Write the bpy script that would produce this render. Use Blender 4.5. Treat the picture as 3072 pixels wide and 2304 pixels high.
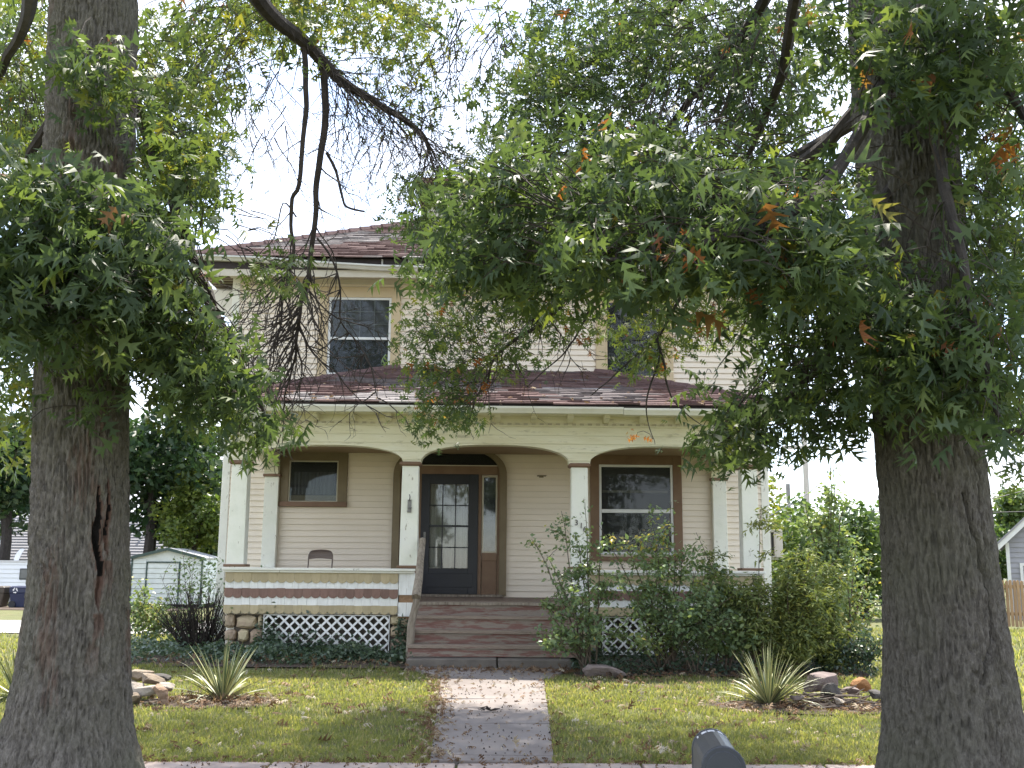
import bpy, bmesh, math, random
import numpy as np
from mathutils import Vector, Matrix, noise

for _o in list(bpy.data.objects):
    bpy.data.objects.remove(_o)
S = bpy.context.scene
C = S.collection
R = math.radians
random.seed(11)
rng = np.random.default_rng(11)

# ------------------------------------------------------------------ camera
FPX, PITCH, YAW, ROLL, EYE = 3100.0, 10.02, 0.83, 0.45, 1.6
cam_d = bpy.data.cameras.new('camera')
cam_d.sensor_width = 36
cam_d.lens = 36 * FPX / 3072
cam_d.clip_start = 0.05
cam_d.clip_end = 3000
cam = bpy.data.objects.new('camera', cam_d)
C.objects.link(cam)
cam.matrix_world = (Matrix.Translation((0, 0, EYE)) @ Matrix.Rotation(R(-YAW), 4, 'Z')
                    @ Matrix.Rotation(R(90 + PITCH), 4, 'X') @ Matrix.Rotation(R(ROLL), 4, 'Z'))
S.camera = cam

# ------------------------------------------------------------------ sky, sun, exposure
SUN_EL, SUN_AZ = 64.0, 4.0
world = bpy.data.worlds.new('World')
S.world = world
world.use_nodes = True
wn, wl = world.node_tree.nodes, world.node_tree.links
sky = wn.new('ShaderNodeTexSky')
sky.sky_type = 'NISHITA'
sky.sun_disc = False
sky.sun_elevation = R(SUN_EL)
sky.sun_rotation = R(SUN_AZ)
sky.dust_density = 0.3
sky.ozone_density = 2.0
tc = wn.new('ShaderNodeTexCoord')
mp = wn.new('ShaderNodeMapping')
mp.inputs['Scale'].default_value = (1, 1, 2.2)
wl.new(tc.outputs['Generated'], mp.inputs['Vector'])
cn = wn.new('ShaderNodeTexNoise')
cn.inputs['Scale'].default_value = 2.6
cn.inputs['Detail'].default_value = 5
cn.inputs['Roughness'].default_value = 0.5
wl.new(mp.outputs[0], cn.inputs['Vector'])
cr = wn.new('ShaderNodeMapRange')
cr.inputs['From Min'].default_value = 0.38
cr.inputs['From Max'].default_value = 0.66
cr.inputs['To Min'].default_value = 0.30
cr.inputs['To Max'].default_value = 0.95
wl.new(cn.outputs['Fac'], cr.inputs['Value'])
cm = wn.new('ShaderNodeMix')
cm.data_type = 'RGBA'
wl.new(cr.outputs[0], cm.inputs[0])
wl.new(sky.outputs[0], cm.inputs[6])
cm.inputs[7].default_value = (5.0, 5.1, 5.5, 1)
wl.new(cm.outputs[2], wn['Background'].inputs[0])
wn['Background'].inputs[1].default_value = 0.15

sun_d = bpy.data.lights.new('sun', 'SUN')
sun_d.energy = 4.0
sun_d.angle = R(0.8)
sun_d.color = (1.0, 0.93, 0.82)
sun = bpy.data.objects.new('sun', sun_d)
C.objects.link(sun)
sun.rotation_euler = Vector((-math.sin(R(SUN_AZ)) * math.cos(R(SUN_EL)), -math.cos(R(SUN_AZ)) * math.cos(R(SUN_EL)),
                             -math.sin(R(SUN_EL)))).to_track_quat('-Z', 'Y').to_euler()
vs = S.view_settings
vs.view_transform = 'Standard'
vs.look = 'None'
vs.exposure = 1.6
vs.gamma = 1.0
vs.use_curve_mapping = False
S.cycles.max_bounces = 8
S.cycles.transparent_max_bounces = 12

# ------------------------------------------------------------------ measuring helpers
_M = np.array(cam.matrix_world)[:3, :3]


def W(px, py, Y):
    """point on the vertical plane y = Y that the photo shows at pixel px, py (2212-wide copy)"""
    k = 3072 / 2212
    d = _M @ np.array([(px * k - 1536) / FPX, -(py * k - 1152) / FPX, -1])
    d = d * (Y / d[1])
    return Vector((d[0], d[1], d[2] + EYE))


def gz(x, y):
    if y < 8.9:
        return 0.0
    if y < 15:
        return (y - 8.9) * 0.0254
    if y < 16.5:
        return 0.155 + (y - 15) * 0.0433
    if y < 22:
        return 0.22
    return 0.22 - (min(y, 90) - 22) * 0.015


def gzv(y):
    return np.interp(y, [-100, 8.9, 15, 16.5, 22, 90], [0, 0, 0.155, 0.22, 0.22, -0.8])


# ------------------------------------------------------------------ materials
MATS = {}


def ramp(nt, stops):
    r = nt.nodes.new('ShaderNodeValToRGB')
    e = r.color_ramp.elements
    while len(e) < len(stops):
        e.new(0.5)
    for el, (p, c) in zip(e, stops):
        el.position = p
        el.color = (*c, 1)
    return r


def M(name, cols=None, scale=4, detail=6, rough=0.7, bump=0.0, bscale=None, stretch=(1, 1, 1), metal=0.0, spec=0.4,
      rv=0.0, hue=0.0, lo=0.3, hi=0.7, coord='pos', dist=0.02, wear=None, seams=0):
    """noise-varied principled material; wear = (colour, scale, lo, hi, stretch) lays a second layer in patches"""
    if name in MATS:
        return MATS[name]
    m = bpy.data.materials.new(name)
    m.use_nodes = True
    nt = m.node_tree
    N, L = nt.nodes, nt.links
    b = N['Principled BSDF']
    geo = N.new('ShaderNodeNewGeometry')
    mpn = N.new('ShaderNodeMapping')
    mpn.inputs['Scale'].default_value = stretch
    if coord == 'pos':
        L.new(geo.outputs['Position'], mpn.inputs['Vector'])
    else:
        t = N.new('ShaderNodeTexCoord')
        L.new(t.outputs['Object'], mpn.inputs['Vector'])
    oi = N.new('ShaderNodeObjectInfo')
    nz = N.new('ShaderNodeTexNoise')
    nz.inputs['Scale'].default_value = scale
    nz.inputs['Detail'].default_value = detail
    nz.inputs['Roughness'].default_value = 0.62
    L.new(mpn.outputs[0], nz.inputs['Vector'])
    k = len(cols)
    rp = ramp(nt, [(lo + (hi - lo) * i / max(1, k - 1), c) for i, c in enumerate(cols)] if k > 1 else [(0, cols[0]), (1, cols[0])])
    L.new(nz.outputs['Fac'], rp.inputs['Fac'])
    col = rp.outputs['Color']
    if wear:
        wc, ws, wlo, whi, wst = wear
        m2 = N.new('ShaderNodeMapping')
        m2.inputs['Scale'].default_value = wst
        L.new(geo.outputs['Position'], m2.inputs['Vector'])
        n2 = N.new('ShaderNodeTexNoise')
        n2.inputs['Scale'].default_value = ws
        n2.inputs['Detail'].default_value = 8
        n2.inputs['Roughness'].default_value = 0.7
        L.new(m2.outputs[0], n2.inputs['Vector'])
        mr = N.new('ShaderNodeMapRange')
        mr.inputs['From Min'].default_value = wlo
        mr.inputs['From Max'].default_value = whi
        L.new(n2.outputs['Fac'], mr.inputs['Value'])
        mx = N.new('ShaderNodeMix')
        mx.data_type = 'RGBA'
        L.new(mr.outputs[0], mx.inputs[0])
        L.new(col, mx.inputs[6])
        mx.inputs[7].default_value = (*wc, 1)
        col = mx.outputs[2]
    if rv or hue:
        hs = N.new('ShaderNodeHueSaturation')
        mr = N.new('ShaderNodeMapRange')
        mr.inputs['To Min'].default_value = 1 - rv
        mr.inputs['To Max'].default_value = 1 + rv
        L.new(oi.outputs['Random'], mr.inputs['Value'])
        L.new(mr.outputs[0], hs.inputs['Value'])
        if hue:
            mr2 = N.new('ShaderNodeMapRange')
            mr2.inputs['To Min'].default_value = 0.5 - hue
            mr2.inputs['To Max'].default_value = 0.5 + hue
            L.new(oi.outputs['Random'], mr2.inputs['Value'])
            L.new(mr2.outputs[0], hs.inputs['Hue'])
        L.new(col, hs.inputs['Color'])
        col = hs.outputs[0]
    L.new(col, b.inputs['Base Color'])
    b.inputs['Roughness'].default_value = rough
    b.inputs['Metallic'].default_value = metal
    b.inputs['Specular IOR Level'].default_value = spec
    if bump:
        bn = N.new('ShaderNodeTexNoise')
        bn.inputs['Scale'].default_value = bscale or scale * 4
        bn.inputs['Detail'].default_value = 5
        L.new(mpn.outputs[0], bn.inputs['Vector'])
        bp = N.new('ShaderNodeBump')
        bp.inputs['Strength'].default_value = bump
        bp.inputs['Distance'].default_value = dist
        L.new(bn.outputs['Fac'], bp.inputs['Height'])
        L.new(bp.outputs[0], b.inputs['Normal'])
        if seams:       # shiplap joints every `seams` metres
            sp = N.new('ShaderNodeSeparateXYZ')
            L.new(geo.outputs['Position'], sp.inputs[0])
            dv = N.new('ShaderNodeMath')
            dv.operation = 'DIVIDE'
            dv.inputs[1].default_value = seams
            L.new(sp.outputs['Z'], dv.inputs[0])
            fr = N.new('ShaderNodeMath')
            fr.operation = 'FRACT'
            L.new(dv.outputs[0], fr.inputs[0])
            mr = N.new('ShaderNodeMapRange')
            mr.inputs['From Max'].default_value = .14
            L.new(fr.outputs[0], mr.inputs['Value'])
            b2 = N.new('ShaderNodeBump')
            b2.inputs['Strength'].default_value = .8
            b2.inputs['Distance'].default_value = .012
            L.new(mr.outputs[0], b2.inputs['Height'])
            L.new(bp.outputs[0], b2.inputs['Normal'])
            L.new(b2.outputs[0], b.inputs['Normal'])
    MATS[name] = m
    return m


def leafmat(name, stops, single=False, trans=0.42, tcol=(1.9, 1.9, 0.9), rough=0.42, spec=0.35):
    """leaf: glossy top, light shines through; colour from the tint attribute (or the object for lone leaves)"""
    if name in MATS:
        return MATS[name]
    m = bpy.data.materials.new(name)
    m.use_nodes = True
    nt = m.node_tree
    N, L = nt.nodes, nt.links
    b = N['Principled BSDF']
    out = N['Material Output']
    if single:
        s = N.new('ShaderNodeObjectInfo').outputs['Random']
    else:
        a = N.new('ShaderNodeAttribute')
        a.attribute_name = 'tint'
        s = a.outputs['Fac']
    rp = ramp(nt, stops)
    L.new(s, rp.inputs['Fac'])
    L.new(rp.outputs[0], b.inputs['Base Color'])
    b.inputs['Roughness'].default_value = rough
    b.inputs['Specular IOR Level'].default_value = spec
    tr = N.new('ShaderNodeBsdfTranslucent')
    vm = N.new('ShaderNodeVectorMath')
    vm.operation = 'MULTIPLY'
    vm.inputs[1].default_value = tcol
    L.new(rp.outputs[0], vm.inputs[0])
    L.new(vm.outputs[0], tr.inputs['Color'])
    ms = N.new('ShaderNodeMixShader')
    ms.inputs[0].default_value = trans
    L.new(b.outputs[0], ms.inputs[1])
    L.new(tr.outputs[0], ms.inputs[2])
    L.new(ms.outputs[0], out.inputs['Surface'])
    MATS[name] = m
    return m


def glass(name, tint=(0.8, 0.82, 0.82), refl=0.1):
    if name in MATS:
        return MATS[name]
    m = bpy.data.materials.new(name)
    m.use_nodes = True
    nt = m.node_tree
    N, L = nt.nodes, nt.links
    out = N['Material Output']
    N.remove(N['Principled BSDF'])
    t = N.new('ShaderNodeBsdfTransparent')
    t.inputs['Color'].default_value = (*tint, 1)
    g = N.new('ShaderNodeBsdfGlossy')
    g.inputs['Roughness'].default_value = 0.03
    g.inputs['Color'].default_value = (0.9, 0.92, 0.95, 1)
    fr = N.new('ShaderNodeLayerWeight')
    fr.inputs['Blend'].default_value = refl
    nz = N.new('ShaderNodeTexNoise')
    nz.inputs['Scale'].default_value = 2.2
    bp = N.new('ShaderNodeBump')
    bp.inputs['Strength'].default_value = 0.04
    L.new(nz.outputs['Fac'], bp.inputs['Height'])
    L.new(bp.outputs[0], g.inputs['Normal'])
    ad = N.new('ShaderNodeMath')
    ad.inputs[1].default_value = refl
    L.new(fr.outputs['Fresnel'], ad.inputs[0])
    ms = N.new('ShaderNodeMixShader')
    L.new(ad.outputs[0], ms.inputs[0])
    L.new(t.outputs[0], ms.inputs[1])
    L.new(g.outputs[0], ms.inputs[2])
    L.new(ms.outputs[0], out.inputs['Surface'])
    MATS[name] = m
    return m


# ------------------------------------------------------------------ object helpers
def props(o, label=None, cat=None, group=None, kind=None):
    if label:
        o['label'] = label
    if cat:
        o['category'] = cat
    if group:
        o['group'] = group
    if kind:
        o['kind'] = kind
    return o


def thing(name, label, cat, loc=(0, 0, 0), group=None):
    o = bpy.data.objects.new(name, None)
    o.empty_display_size = 0.2
    o.location = loc
    C.objects.link(o)
    return props(o, label, cat, group)


def adopt(o, parent):
    if parent is not None:
        o.parent = parent
        inv = Vector((0, 0, 0))
        q = parent
        while q is not None:
            inv -= Vector(q.location)
            if q.parent is not None:
                inv -= q.matrix_parent_inverse.translation
            q = q.parent
        o.matrix_parent_inverse = Matrix.Translation(inv)
    return o


def link(name, me, parent=None, loc=None, rot=None):
    o = bpy.data.objects.new(name, me)
    C.objects.link(o)
    if loc is not None:
        o.location = loc
    if rot is not None:
        o.rotation_euler = rot
    return adopt(o, parent)


class MB:
    """collects shapes (world coordinates) and links them as one mesh object"""

    def __init__(self):
        self.v, self.f, self.mi, self.cur = [], [], [], 0

    def add(self, vs, fs):
        n = len(self.v)
        self.v += [tuple(p) for p in vs]
        self.f += [tuple(i + n for i in f) for f in fs]
        self.mi += [self.cur] * len(fs)
        return self

    def box(self, x0, x1, y0, y1, z0, z1):
        return self.add([(x0, y0, z0), (x1, y0, z0), (x1, y1, z0), (x0, y1, z0), (x0, y0, z1), (x1, y0, z1), (x1, y1, z1), (x0, y1, z1)],
                        [(0, 3, 2, 1), (4, 5, 6, 7), (0, 1, 5, 4), (1, 2, 6, 5), (2, 3, 7, 6), (3, 0, 4, 7)])

    def hexa(self, p):
        return self.add(p, [(0, 3, 2, 1), (4, 5, 6, 7), (0, 1, 5, 4), (1, 2, 6, 5), (2, 3, 7, 6), (3, 0, 4, 7)])

    def prism(self, poly, y0, y1):
        """poly in x,z (counter-clockwise from the front), pushed from y0 (front) to y1"""
        n = len(poly)
        vs = [(x, y0, z) for x, z in poly] + [(x, y1, z) for x, z in poly]
        fs = [tuple(range(n)), tuple(range(2 * n - 1, n - 1, -1))]
        fs += [(i, i + n, (i + 1) % n + n, (i + 1) % n) for i in range(n)]
        return self.add(vs, fs)

    def tube(self, pts, rad, sides=6, cap=True):
        pts = [Vector(p) for p in pts]
        k = len(pts)
        if not hasattr(rad, '__len__'):
            rad = [rad] * k
        vs, fs = [], []
        ref = Vector((0.31, 0.17, 0.93))
        for i, p in enumerate(pts):
            t = (pts[min(k - 1, i + 1)] - pts[max(0, i - 1)]).normalized()
            a = t.cross(ref)
            if a.length < 1e-3:
                a = t.cross(Vector((1, 0, 0)))
            a.normalize()
            b = t.cross(a)
            for s in range(sides):
                an = 2 * math.pi * s / sides
                vs.append(p + (a * math.cos(an) + b * math.sin(an)) * rad[i])
        for i in range(k - 1):
            for s in range(sides):
                s2 = (s + 1) % sides
                fs.append((i * sides + s, i * sides + s2, (i + 1) * sides + s2, (i + 1) * sides + s))
        if cap:
            fs.append(tuple(range(sides - 1, -1, -1)))
            fs.append(tuple((k - 1) * sides + s for s in range(sides)))
        return self.add(vs, fs)

    def mesh(self, name, mats, smooth=False):
        me = bpy.data.meshes.new(name)
        me.from_pydata(self.v, [], self.f)
        for m in (mats if isinstance(mats, (list, tuple)) else [mats]):
            me.materials.append(m)
        if any(self.mi):
            me.polygons.foreach_set('material_index', self.mi)
        if smooth:
            me.polygons.foreach_set('use_smooth', [True] * len(self.f))
        me.update()
        return me

    def build(self, name, mats, parent=None, smooth=False, bevel=0.0):
        o = link(name, self.mesh(name, mats, smooth), parent)
        if bevel:
            md = o.modifiers.new('bevel', 'BEVEL')
            md.width = bevel
            md.segments = 1
            md.limit_method = 'ANGLE'
        return o


def mesh_np(name, V, F, mats, tint=None, smooth=False, mi=None):
    V = np.asarray(V, dtype=np.float32).reshape(-1, 3)
    F = np.asarray(F, dtype=np.int32)
    k = F.shape[1]
    me = bpy.data.meshes.new(name)
    me.vertices.add(len(V))
    me.vertices.foreach_set('co', V.ravel())
    me.loops.add(F.size)
    me.loops.foreach_set('vertex_index', F.ravel())
    me.polygons.add(len(F))
    me.polygons.foreach_set('loop_start', np.arange(0, F.size, k, dtype=np.int32))
    if smooth:
        me.polygons.foreach_set('use_smooth', np.ones(len(F), dtype=bool))
    for m in (mats if isinstance(mats, (list, tuple)) else [mats]):
        me.materials.append(m)
    if mi is not None:
        me.polygons.foreach_set('material_index', np.asarray(mi, dtype=np.int32))
    me.update(calc_edges=True)
    if tint is not None:
        a = me.attributes.new('tint', 'FLOAT', 'POINT')
        a.data.foreach_set('value', np.asarray(tint, dtype=np.float32))
    return me


# ------------------------------------------------------------------ leaves
def leaf_oak(fold=.10, droop=.18, twist=0.0, wide=1.0):
    """pin-oak leaf: narrow body, three pairs of deep pointed lobes"""
    V = [(0, 0, 0), (0, .50, 0), (0, 1.03, 0)]
    F = []
    for s in (1, -1):
        n = len(V)
        V += [(s * x * wide, y, -abs(x) * fold * 3 * (abs(x) > .1)) for x, y in
              ((.035, .05), (.31, .17), (.055, .26), (.055, .33), (.50, .53), (.065, .56), (.06, .64), (.35, .89), (.06, .83))]
        a, t1, b_, c, t2, d, e, t3, f = range(n, n + 9)
        for t in [(a, t1, b_), (c, t2, d), (e, t3, f), (0, a, b_), (0, b_, 1), (b_, c, 1), (c, d, 1), (d, e, 1), (1, e, 2), (e, f, 2)]:
            F.append(t if s > 0 else t[::-1])
    V = np.array(V, float)
    V[:, 2] += -droop * V[:, 1] ** 2 + twist * V[:, 0] * (V[:, 1] - .3)
    return V, np.array(F)


def leaf_oval(w=.30, droop=.12):
    V = np.array([(0, 0, 0), (w, .42, .05), (0, 1, 0), (-w, .42, .05), (0, .45, -.02)], float)
    V[:, 2] -= droop * V[:, 1] ** 2
    return V, np.array([(0, 1, 4), (1, 2, 4), (2, 3, 4), (3, 0, 4)])


def leaf_simple(w=.33):
    V = np.array([(0, 0, 0), (w, .45, .06), (0, 1, -.08), (-w, .45, .06)], float)
    return V, np.array([(0, 1, 2), (0, 2, 3)])


def unit(a):
    return a / np.maximum(np.linalg.norm(a, axis=-1, keepdims=True), 1e-6)


def leaf_frames(n, down=0.55, up=1.0, wild=0.75, axis=None):
    d = rng.normal(size=(n, 3))
    d[:, 2] *= 0.5
    d = unit(d)
    if axis is not None:
        d = unit(d + axis)
    d[:, 2] -= down
    d = unit(d)
    nr = rng.normal(size=(n, 3)) * wild
    nr[:, 2] += up
    nr = unit(nr - d * np.sum(nr * d, axis=1, keepdims=True))
    x = np.cross(d, nr)
    return x, d, nr


def leaf_array(tmpl, P, size, frames):
    TV, TF = tmpl
    x, y, z = frames
    n, k = len(P), len(TV)
    V = P[:, None, :] + size[:, None, None] * (TV[None, :, 0, None] * x[:, None, :] + TV[None, :, 1, None] * y[:, None, :] + TV[None, :, 2, None] * z[:, None, :])
    F = (TF[None] + (np.arange(n) * k)[:, None, None]).reshape(-1, 3)
    return V.reshape(-1, 3), F


OAK, OVAL, SIMP = leaf_oak(), leaf_oval(), leaf_simple()
OAKS = [OAK, leaf_oak(.24, .30, .5), leaf_oak(-.06, .05, -.6, .85), leaf_oak(.34, .50, .2, .9)]
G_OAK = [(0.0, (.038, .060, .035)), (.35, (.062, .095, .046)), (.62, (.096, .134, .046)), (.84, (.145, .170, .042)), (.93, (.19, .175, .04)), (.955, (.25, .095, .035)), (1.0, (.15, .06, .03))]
LEAF = leafmat('oak_leaf', G_OAK, trans=.38, rough=.5, spec=.25)
LEAF1 = leafmat('oak_leaf_single', [(0, (.046, .072, .045)), (.5, (.072, .107, .055)), (.85, (.094, .134, .056)), (.96, (.115, .15, .05)), (.990, (.19, .10, .042)), (1, (.15, .06, .03))], single=True, trans=.38, rough=.5, spec=.25)

# ------------------------------------------------------------------ the paints and woods
SIDING = M('cream_vinyl_siding', [(.73, .645, .53), (.79, .70, .585)], scale=1.2, rough=.5, rv=.025, bump=.05, bscale=40)
WHITE = M('white_house_paint', [(.70, .69, .62), (.80, .79, .72)], scale=3, rough=.6, bump=.12, bscale=30, wear=((.42, .40, .34), 8, .62, .68, (1, 1, .6)))
COLP = M('old_white_column_paint', [(.70, .71, .61), (.80, .80, .71), (.75, .75, .69)], scale=2.2, rough=.65, bump=.25, bscale=55, dist=.006, wear=((.40, .37, .30), 11, .625, .66, (1, 1, .5)))
CREAM = M('cream_porch_paint', [(.64, .60, .43), (.72, .69, .53), (.73, .71, .58)], scale=2.0, rough=.6, bump=.18, bscale=18, stretch=(.5, .5, 3), wear=((.47, .44, .33), 5, .57, .66, (.6, .6, 3)), seams=.135)
TAN = M('tan_trim_paint', [(.36, .28, .155), (.42, .33, .19)], scale=3, rough=.55, bump=.08)
UTAN = M('pale_tan_trim_paint', [(.50, .39, .24), (.56, .45, .29)], scale=3, rough=.55, bump=.08)
BROWN = M('brown_trim_paint', [(.16, .095, .06), (.21, .125, .08)], scale=4, rough=.6, bump=.15, rv=.05)
DBROWN = M('entry_brown_paint', [(.15, .085, .05), (.21, .135, .08)], scale=3, rough=.55, bump=.1)
OLIVE = M('olive_brown_paint', [(.15, .115, .065), (.20, .155, .09)], scale=3, rough=.55, bump=.1)
SC_TAN = M('tan_scallop_shingle', [(.38, .31, .185), (.45, .375, .24)], scale=9, rough=.7, bump=.25, bscale=60, rv=.1, stretch=(3, 3, .6))
SC_BRN = M('brown_scallop_shingle', [(.17, .10, .078), (.23, .14, .112)], scale=9, rough=.7, bump=.25, bscale=60, rv=.14, stretch=(3, 3, .6))
SC_WHT = M('white_square_shingle', [(.66, .66, .63), (.80, .80, .77)], scale=9, rough=.65, bump=.3, bscale=60, rv=.05, stretch=(3, 3, .6), wear=((.12, .10, .08), 9, .70, .735, (1, 1, 1.4)))
RAWWOOD = M('bare_orange_wood', [(.20, .115, .06), (.34, .215, .125)], scale=20, rough=.8, bump=.3, stretch=(1, 1, 3))
GREYWOOD = M('weathered_grey_wood', [(.13, .105, .08), (.25, .21, .165), (.32, .28, .23)], scale=7, rough=.85, bump=.5, bscale=40, stretch=(4, 4, .5))
STEPWOOD = M('peeling_red_step_wood', [(.155, .080, .066), (.205, .107, .09), (.18, .105, .085)], scale=5, rough=.8, bump=.5, bscale=26, stretch=(.7, 2, 6), rv=.1, wear=((.25, .21, .175), 3.0, .45, .53, (.8, 2, 7)))
TREADWOOD = M('worn_step_tread_wood', [(.19, .145, .115), (.27, .22, .175), (.17, .10, .08)], scale=5, rough=.85, bump=.5, bscale=26, stretch=(.7, 2, 6), rv=.08)
CONC = M('old_concrete', [(.165, .142, .131), (.205, .180, .168), (.235, .21, .197)], scale=1.3, rough=.9, bump=.3, bscale=70, dist=.006, rv=.06, wear=((.15, .128, .117), .9, .52, .70, (1, 1, 1)))
PINKCONC = M('pinkish_concrete', [(.30, .24, .215), (.40, .325, .295)], scale=3, rough=.9, bump=.3, bscale=80, dist=.006, rv=.05, wear=((.25, .20, .18), 2.2, .57, .72, (1, 1, 1)))
DKCONC = M('damp_step_concrete', [(.10, .088, .078), (.165, .145, .125)], scale=4, rough=.9, bump=.3, bscale=60)
STONE = M('tan_foundation_stone', [(.27, .205, .145), (.43, .345, .235), (.37, .27, .205)], scale=5, rough=.9, bump=.6, bscale=22, rv=.22, hue=.02)
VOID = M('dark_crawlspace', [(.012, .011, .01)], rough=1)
LATT = M('white_plastic_lattice', [(.74, .74, .73), (.80, .80, .80)], scale=5, rough=.45, rv=.03)
BLACK = M('black_door_paint', [(.010, .011, .016), (.016, .017, .024)], scale=5, rough=.38)
ROOM = M('dark_room', [(.030, .030, .031), (.055, .055, .055)], scale=1.2, rough=.9)  # darkness of the unlit rooms put into the backing panels' colour
CURT = M('beige_door_curtain', [(.36, .34, .29), (.50, .47, .41)], scale=3, rough=.9, stretch=(9, 1, .3))
DCURT = M('grey_window_curtain', [(.05, .05, .05), (.13, .13, .135)], scale=2.4, rough=.9, stretch=(8, 1, .4))
BLIND = M('dim_roller_blind', [(.11, .11, .115), (.135, .135, .14)], scale=3, rough=.8)
GLASS = glass('window_glass', refl=.018)
DGLASS = glass('door_glass', refl=.05)
VINYL = M('white_window_vinyl', [(.62, .63, .62), (.72, .73, .72)], scale=4, rough=.45)
PALEFR = M('aged_cream_sash', [(.44, .40, .31), (.52, .48, .38)], scale=4, rough=.55)
SH = [M('red_brown_shingle', [(.135, .085, .082), (.20, .13, .126)], scale=14, rough=.95, bump=.4, bscale=90, rv=.16),
      M('dark_maroon_shingle', [(.105, .066, .066), (.15, .096, .095)], scale=14, rough=.95, bump=.4, bscale=90, rv=.16),
      M('worn_grey_shingle', [(.14, .12, .125), (.22, .19, .19)], scale=14, rough=.95, bump=.4, bscale=90, rv=.16),
      M('bare_glint_shingle', [(.25, .225, .225), (.38, .355, .355)], scale=14, rough=.9, bump=.3, bscale=90, rv=.12)]
ROOFDK = M('roof_underlay', [(.03, .024, .024), (.05, .04, .04)], scale=6, rough=.95)
SOFFIT = M('beige_soffit', [(.50, .46, .38), (.57, .53, .45)], scale=2, rough=.6, bump=.05)
GUTTER = M('aluminium_gutter', [(.50, .50, .47), (.62, .62, .59)], scale=3, rough=.35, spec=.6, wear=((.28, .27, .24), 4, .62, .75, (1, 1, 3)))
OLDBOARD = M('old_brown_eave_board', [(.13, .10, .08), (.20, .155, .125)], scale=6, rough=.9, bump=.2, rv=.15)
METAL = M('dull_metal', [(.16, .155, .15), (.24, .235, .23)], scale=9, rough=.4, metal=.8)
DARKMET = M('dark_bronze_digits', [(.06, .055, .05), (.10, .09, .08)], scale=9, rough=.5)
SOIL = M('dark_mulch', [(.045, .033, .025), (.09, .066, .05), (.13, .10, .075)], scale=14, rough=1, bump=.9, bscale=60)
TURF = M('turf_soil', [(.085, .085, .036), (.115, .125, .045), (.15, .14, .066)], scale=1.6, rough=1, bump=.7, bscale=60, wear=((.13, .10, .062), 1.1, .52, .72, (1, 1, 1)))
FARTURF = M('sunny_turf', [(.085, .125, .028), (.12, .16, .036)], scale=.8, rough=1, bump=.6, bscale=40)
GRAVEL = M('pale_gravel', [(.26, .25, .24), (.44, .43, .42)], scale=26, rough=1, bump=.8, bscale=90)
ASPH = M('street_asphalt', [(.05, .05, .052), (.08, .08, .08)], scale=10, rough=.95, bump=.4)

# ------------------------------------------------------------------ ground, street, path
xs = np.concatenate([np.linspace(-220, -20, 9), np.linspace(-16, 16, 33), np.linspace(20, 220, 9)])
ys = np.concatenate([[-60, -10, 4.05], np.arange(5, 24, .5), np.linspace(25, 90, 14), [150, 300]])
gv, gf = [], []
for yy in ys:
    for xx in xs:
        dz = 0.012 * noise.noise(Vector((xx * .7, yy * .7, 0))) if 4.1 < yy < 40 else 0
        z = gz(xx, yy) + dz
        if yy < 4.0:
            z = -0.14
        gv.append((xx, yy, z))
nx = len(xs)
for j in range(len(ys) - 1):
    for i in range(nx - 1):
        gf.append((j * nx + i, j * nx + i + 1, (j + 1) * nx + i + 1, (j + 1) * nx + i))
lawn = link('lawn', mesh_np('lawn', gv, gf, TURF, smooth=True))
props(lawn, kind='structure')
st = MB().box(-120, 120, -8, 3.95, -.30, -.132)
props(st.build('street', ASPH), kind='structure')
kb = MB().box(-120, 120, 3.95, 4.12, -.3, .006)
props(kb.build('kerb', CONC, bevel=.02), kind='structure')


def slab(parent, corners, th, m, name='slab'):
    """corners: four x,y points (front-left, front-right, back-right, back-left); gently sloping slab"""
    b = []
    t = []
    tilt = random.uniform(-.008, .008)
    for i, (x, y) in enumerate(corners):
        z = gz(x, y) + th + tilt * (1 if i in (0, 3) else -1)
        b.append((x, y, z - .12))
        t.append((x, y, z))
    return MB().hexa(b + t).build(name, m, parent, bevel=.008)


side = thing('public_sidewalk', None, None, (0, 8.2, 0))
side['kind'] = 'structure'
x = -9.3
while x < 9.5:
    w = 1.5
    slab(side, [(x + .012, 7.55), (x + w - .012, 7.55), (x + w - .012, 8.84), (x + .012, 8.84)], .022, PINKCONC)
    x += w
path = thing('front_path', None, None, (0, 11.5, 0))
path['kind'] = 'structure'


def path_x(y):
    t = (y - 8.9) / (14.6 - 8.9)
    return -.52 - .20 * t, .50 + .17 * t


for y0, y1 in [(8.86, 9.08), (9.10, 10.60), (10.62, 12.18), (12.20, 14.06), (14.08, 15.02)]:
    a0, b0 = path_x(y0)
    a1, b1 = path_x(y1)
    if y1 > 15:
        a1, b1 = -1.15, 1.05
        a0, b0 = -.72, .72
    slab(path, [(a0, y0), (b0, y0), (b1, y1), (a1, y1)], .035, CONC)


def sheet(name, pts, m, lift=.008, kind='structure', nsub=10):
    """a patch lying on the ground, four corner points, following the ground's slope"""
    V, F = [], []
    for j in range(nsub + 1):
        for i in range(nsub + 1):
            u, v = i / nsub, j / nsub
            p = (Vector(pts[0]) * (1 - u) + Vector(pts[1]) * u) * (1 - v) + (Vector(pts[3]) * (1 - u) + Vector(pts[2]) * u) * v
            V.append((p[0], p[1], gz(p[0], p[1]) + lift + .012))
    for j in range(nsub):
        for i in range(nsub):
            a = j * (nsub + 1) + i
            F.append((a, a + 1, a + nsub + 2, a + nsub + 1))
    return props(link(name, mesh_np(name, V, F, m, smooth=True)), kind=kind)


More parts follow.
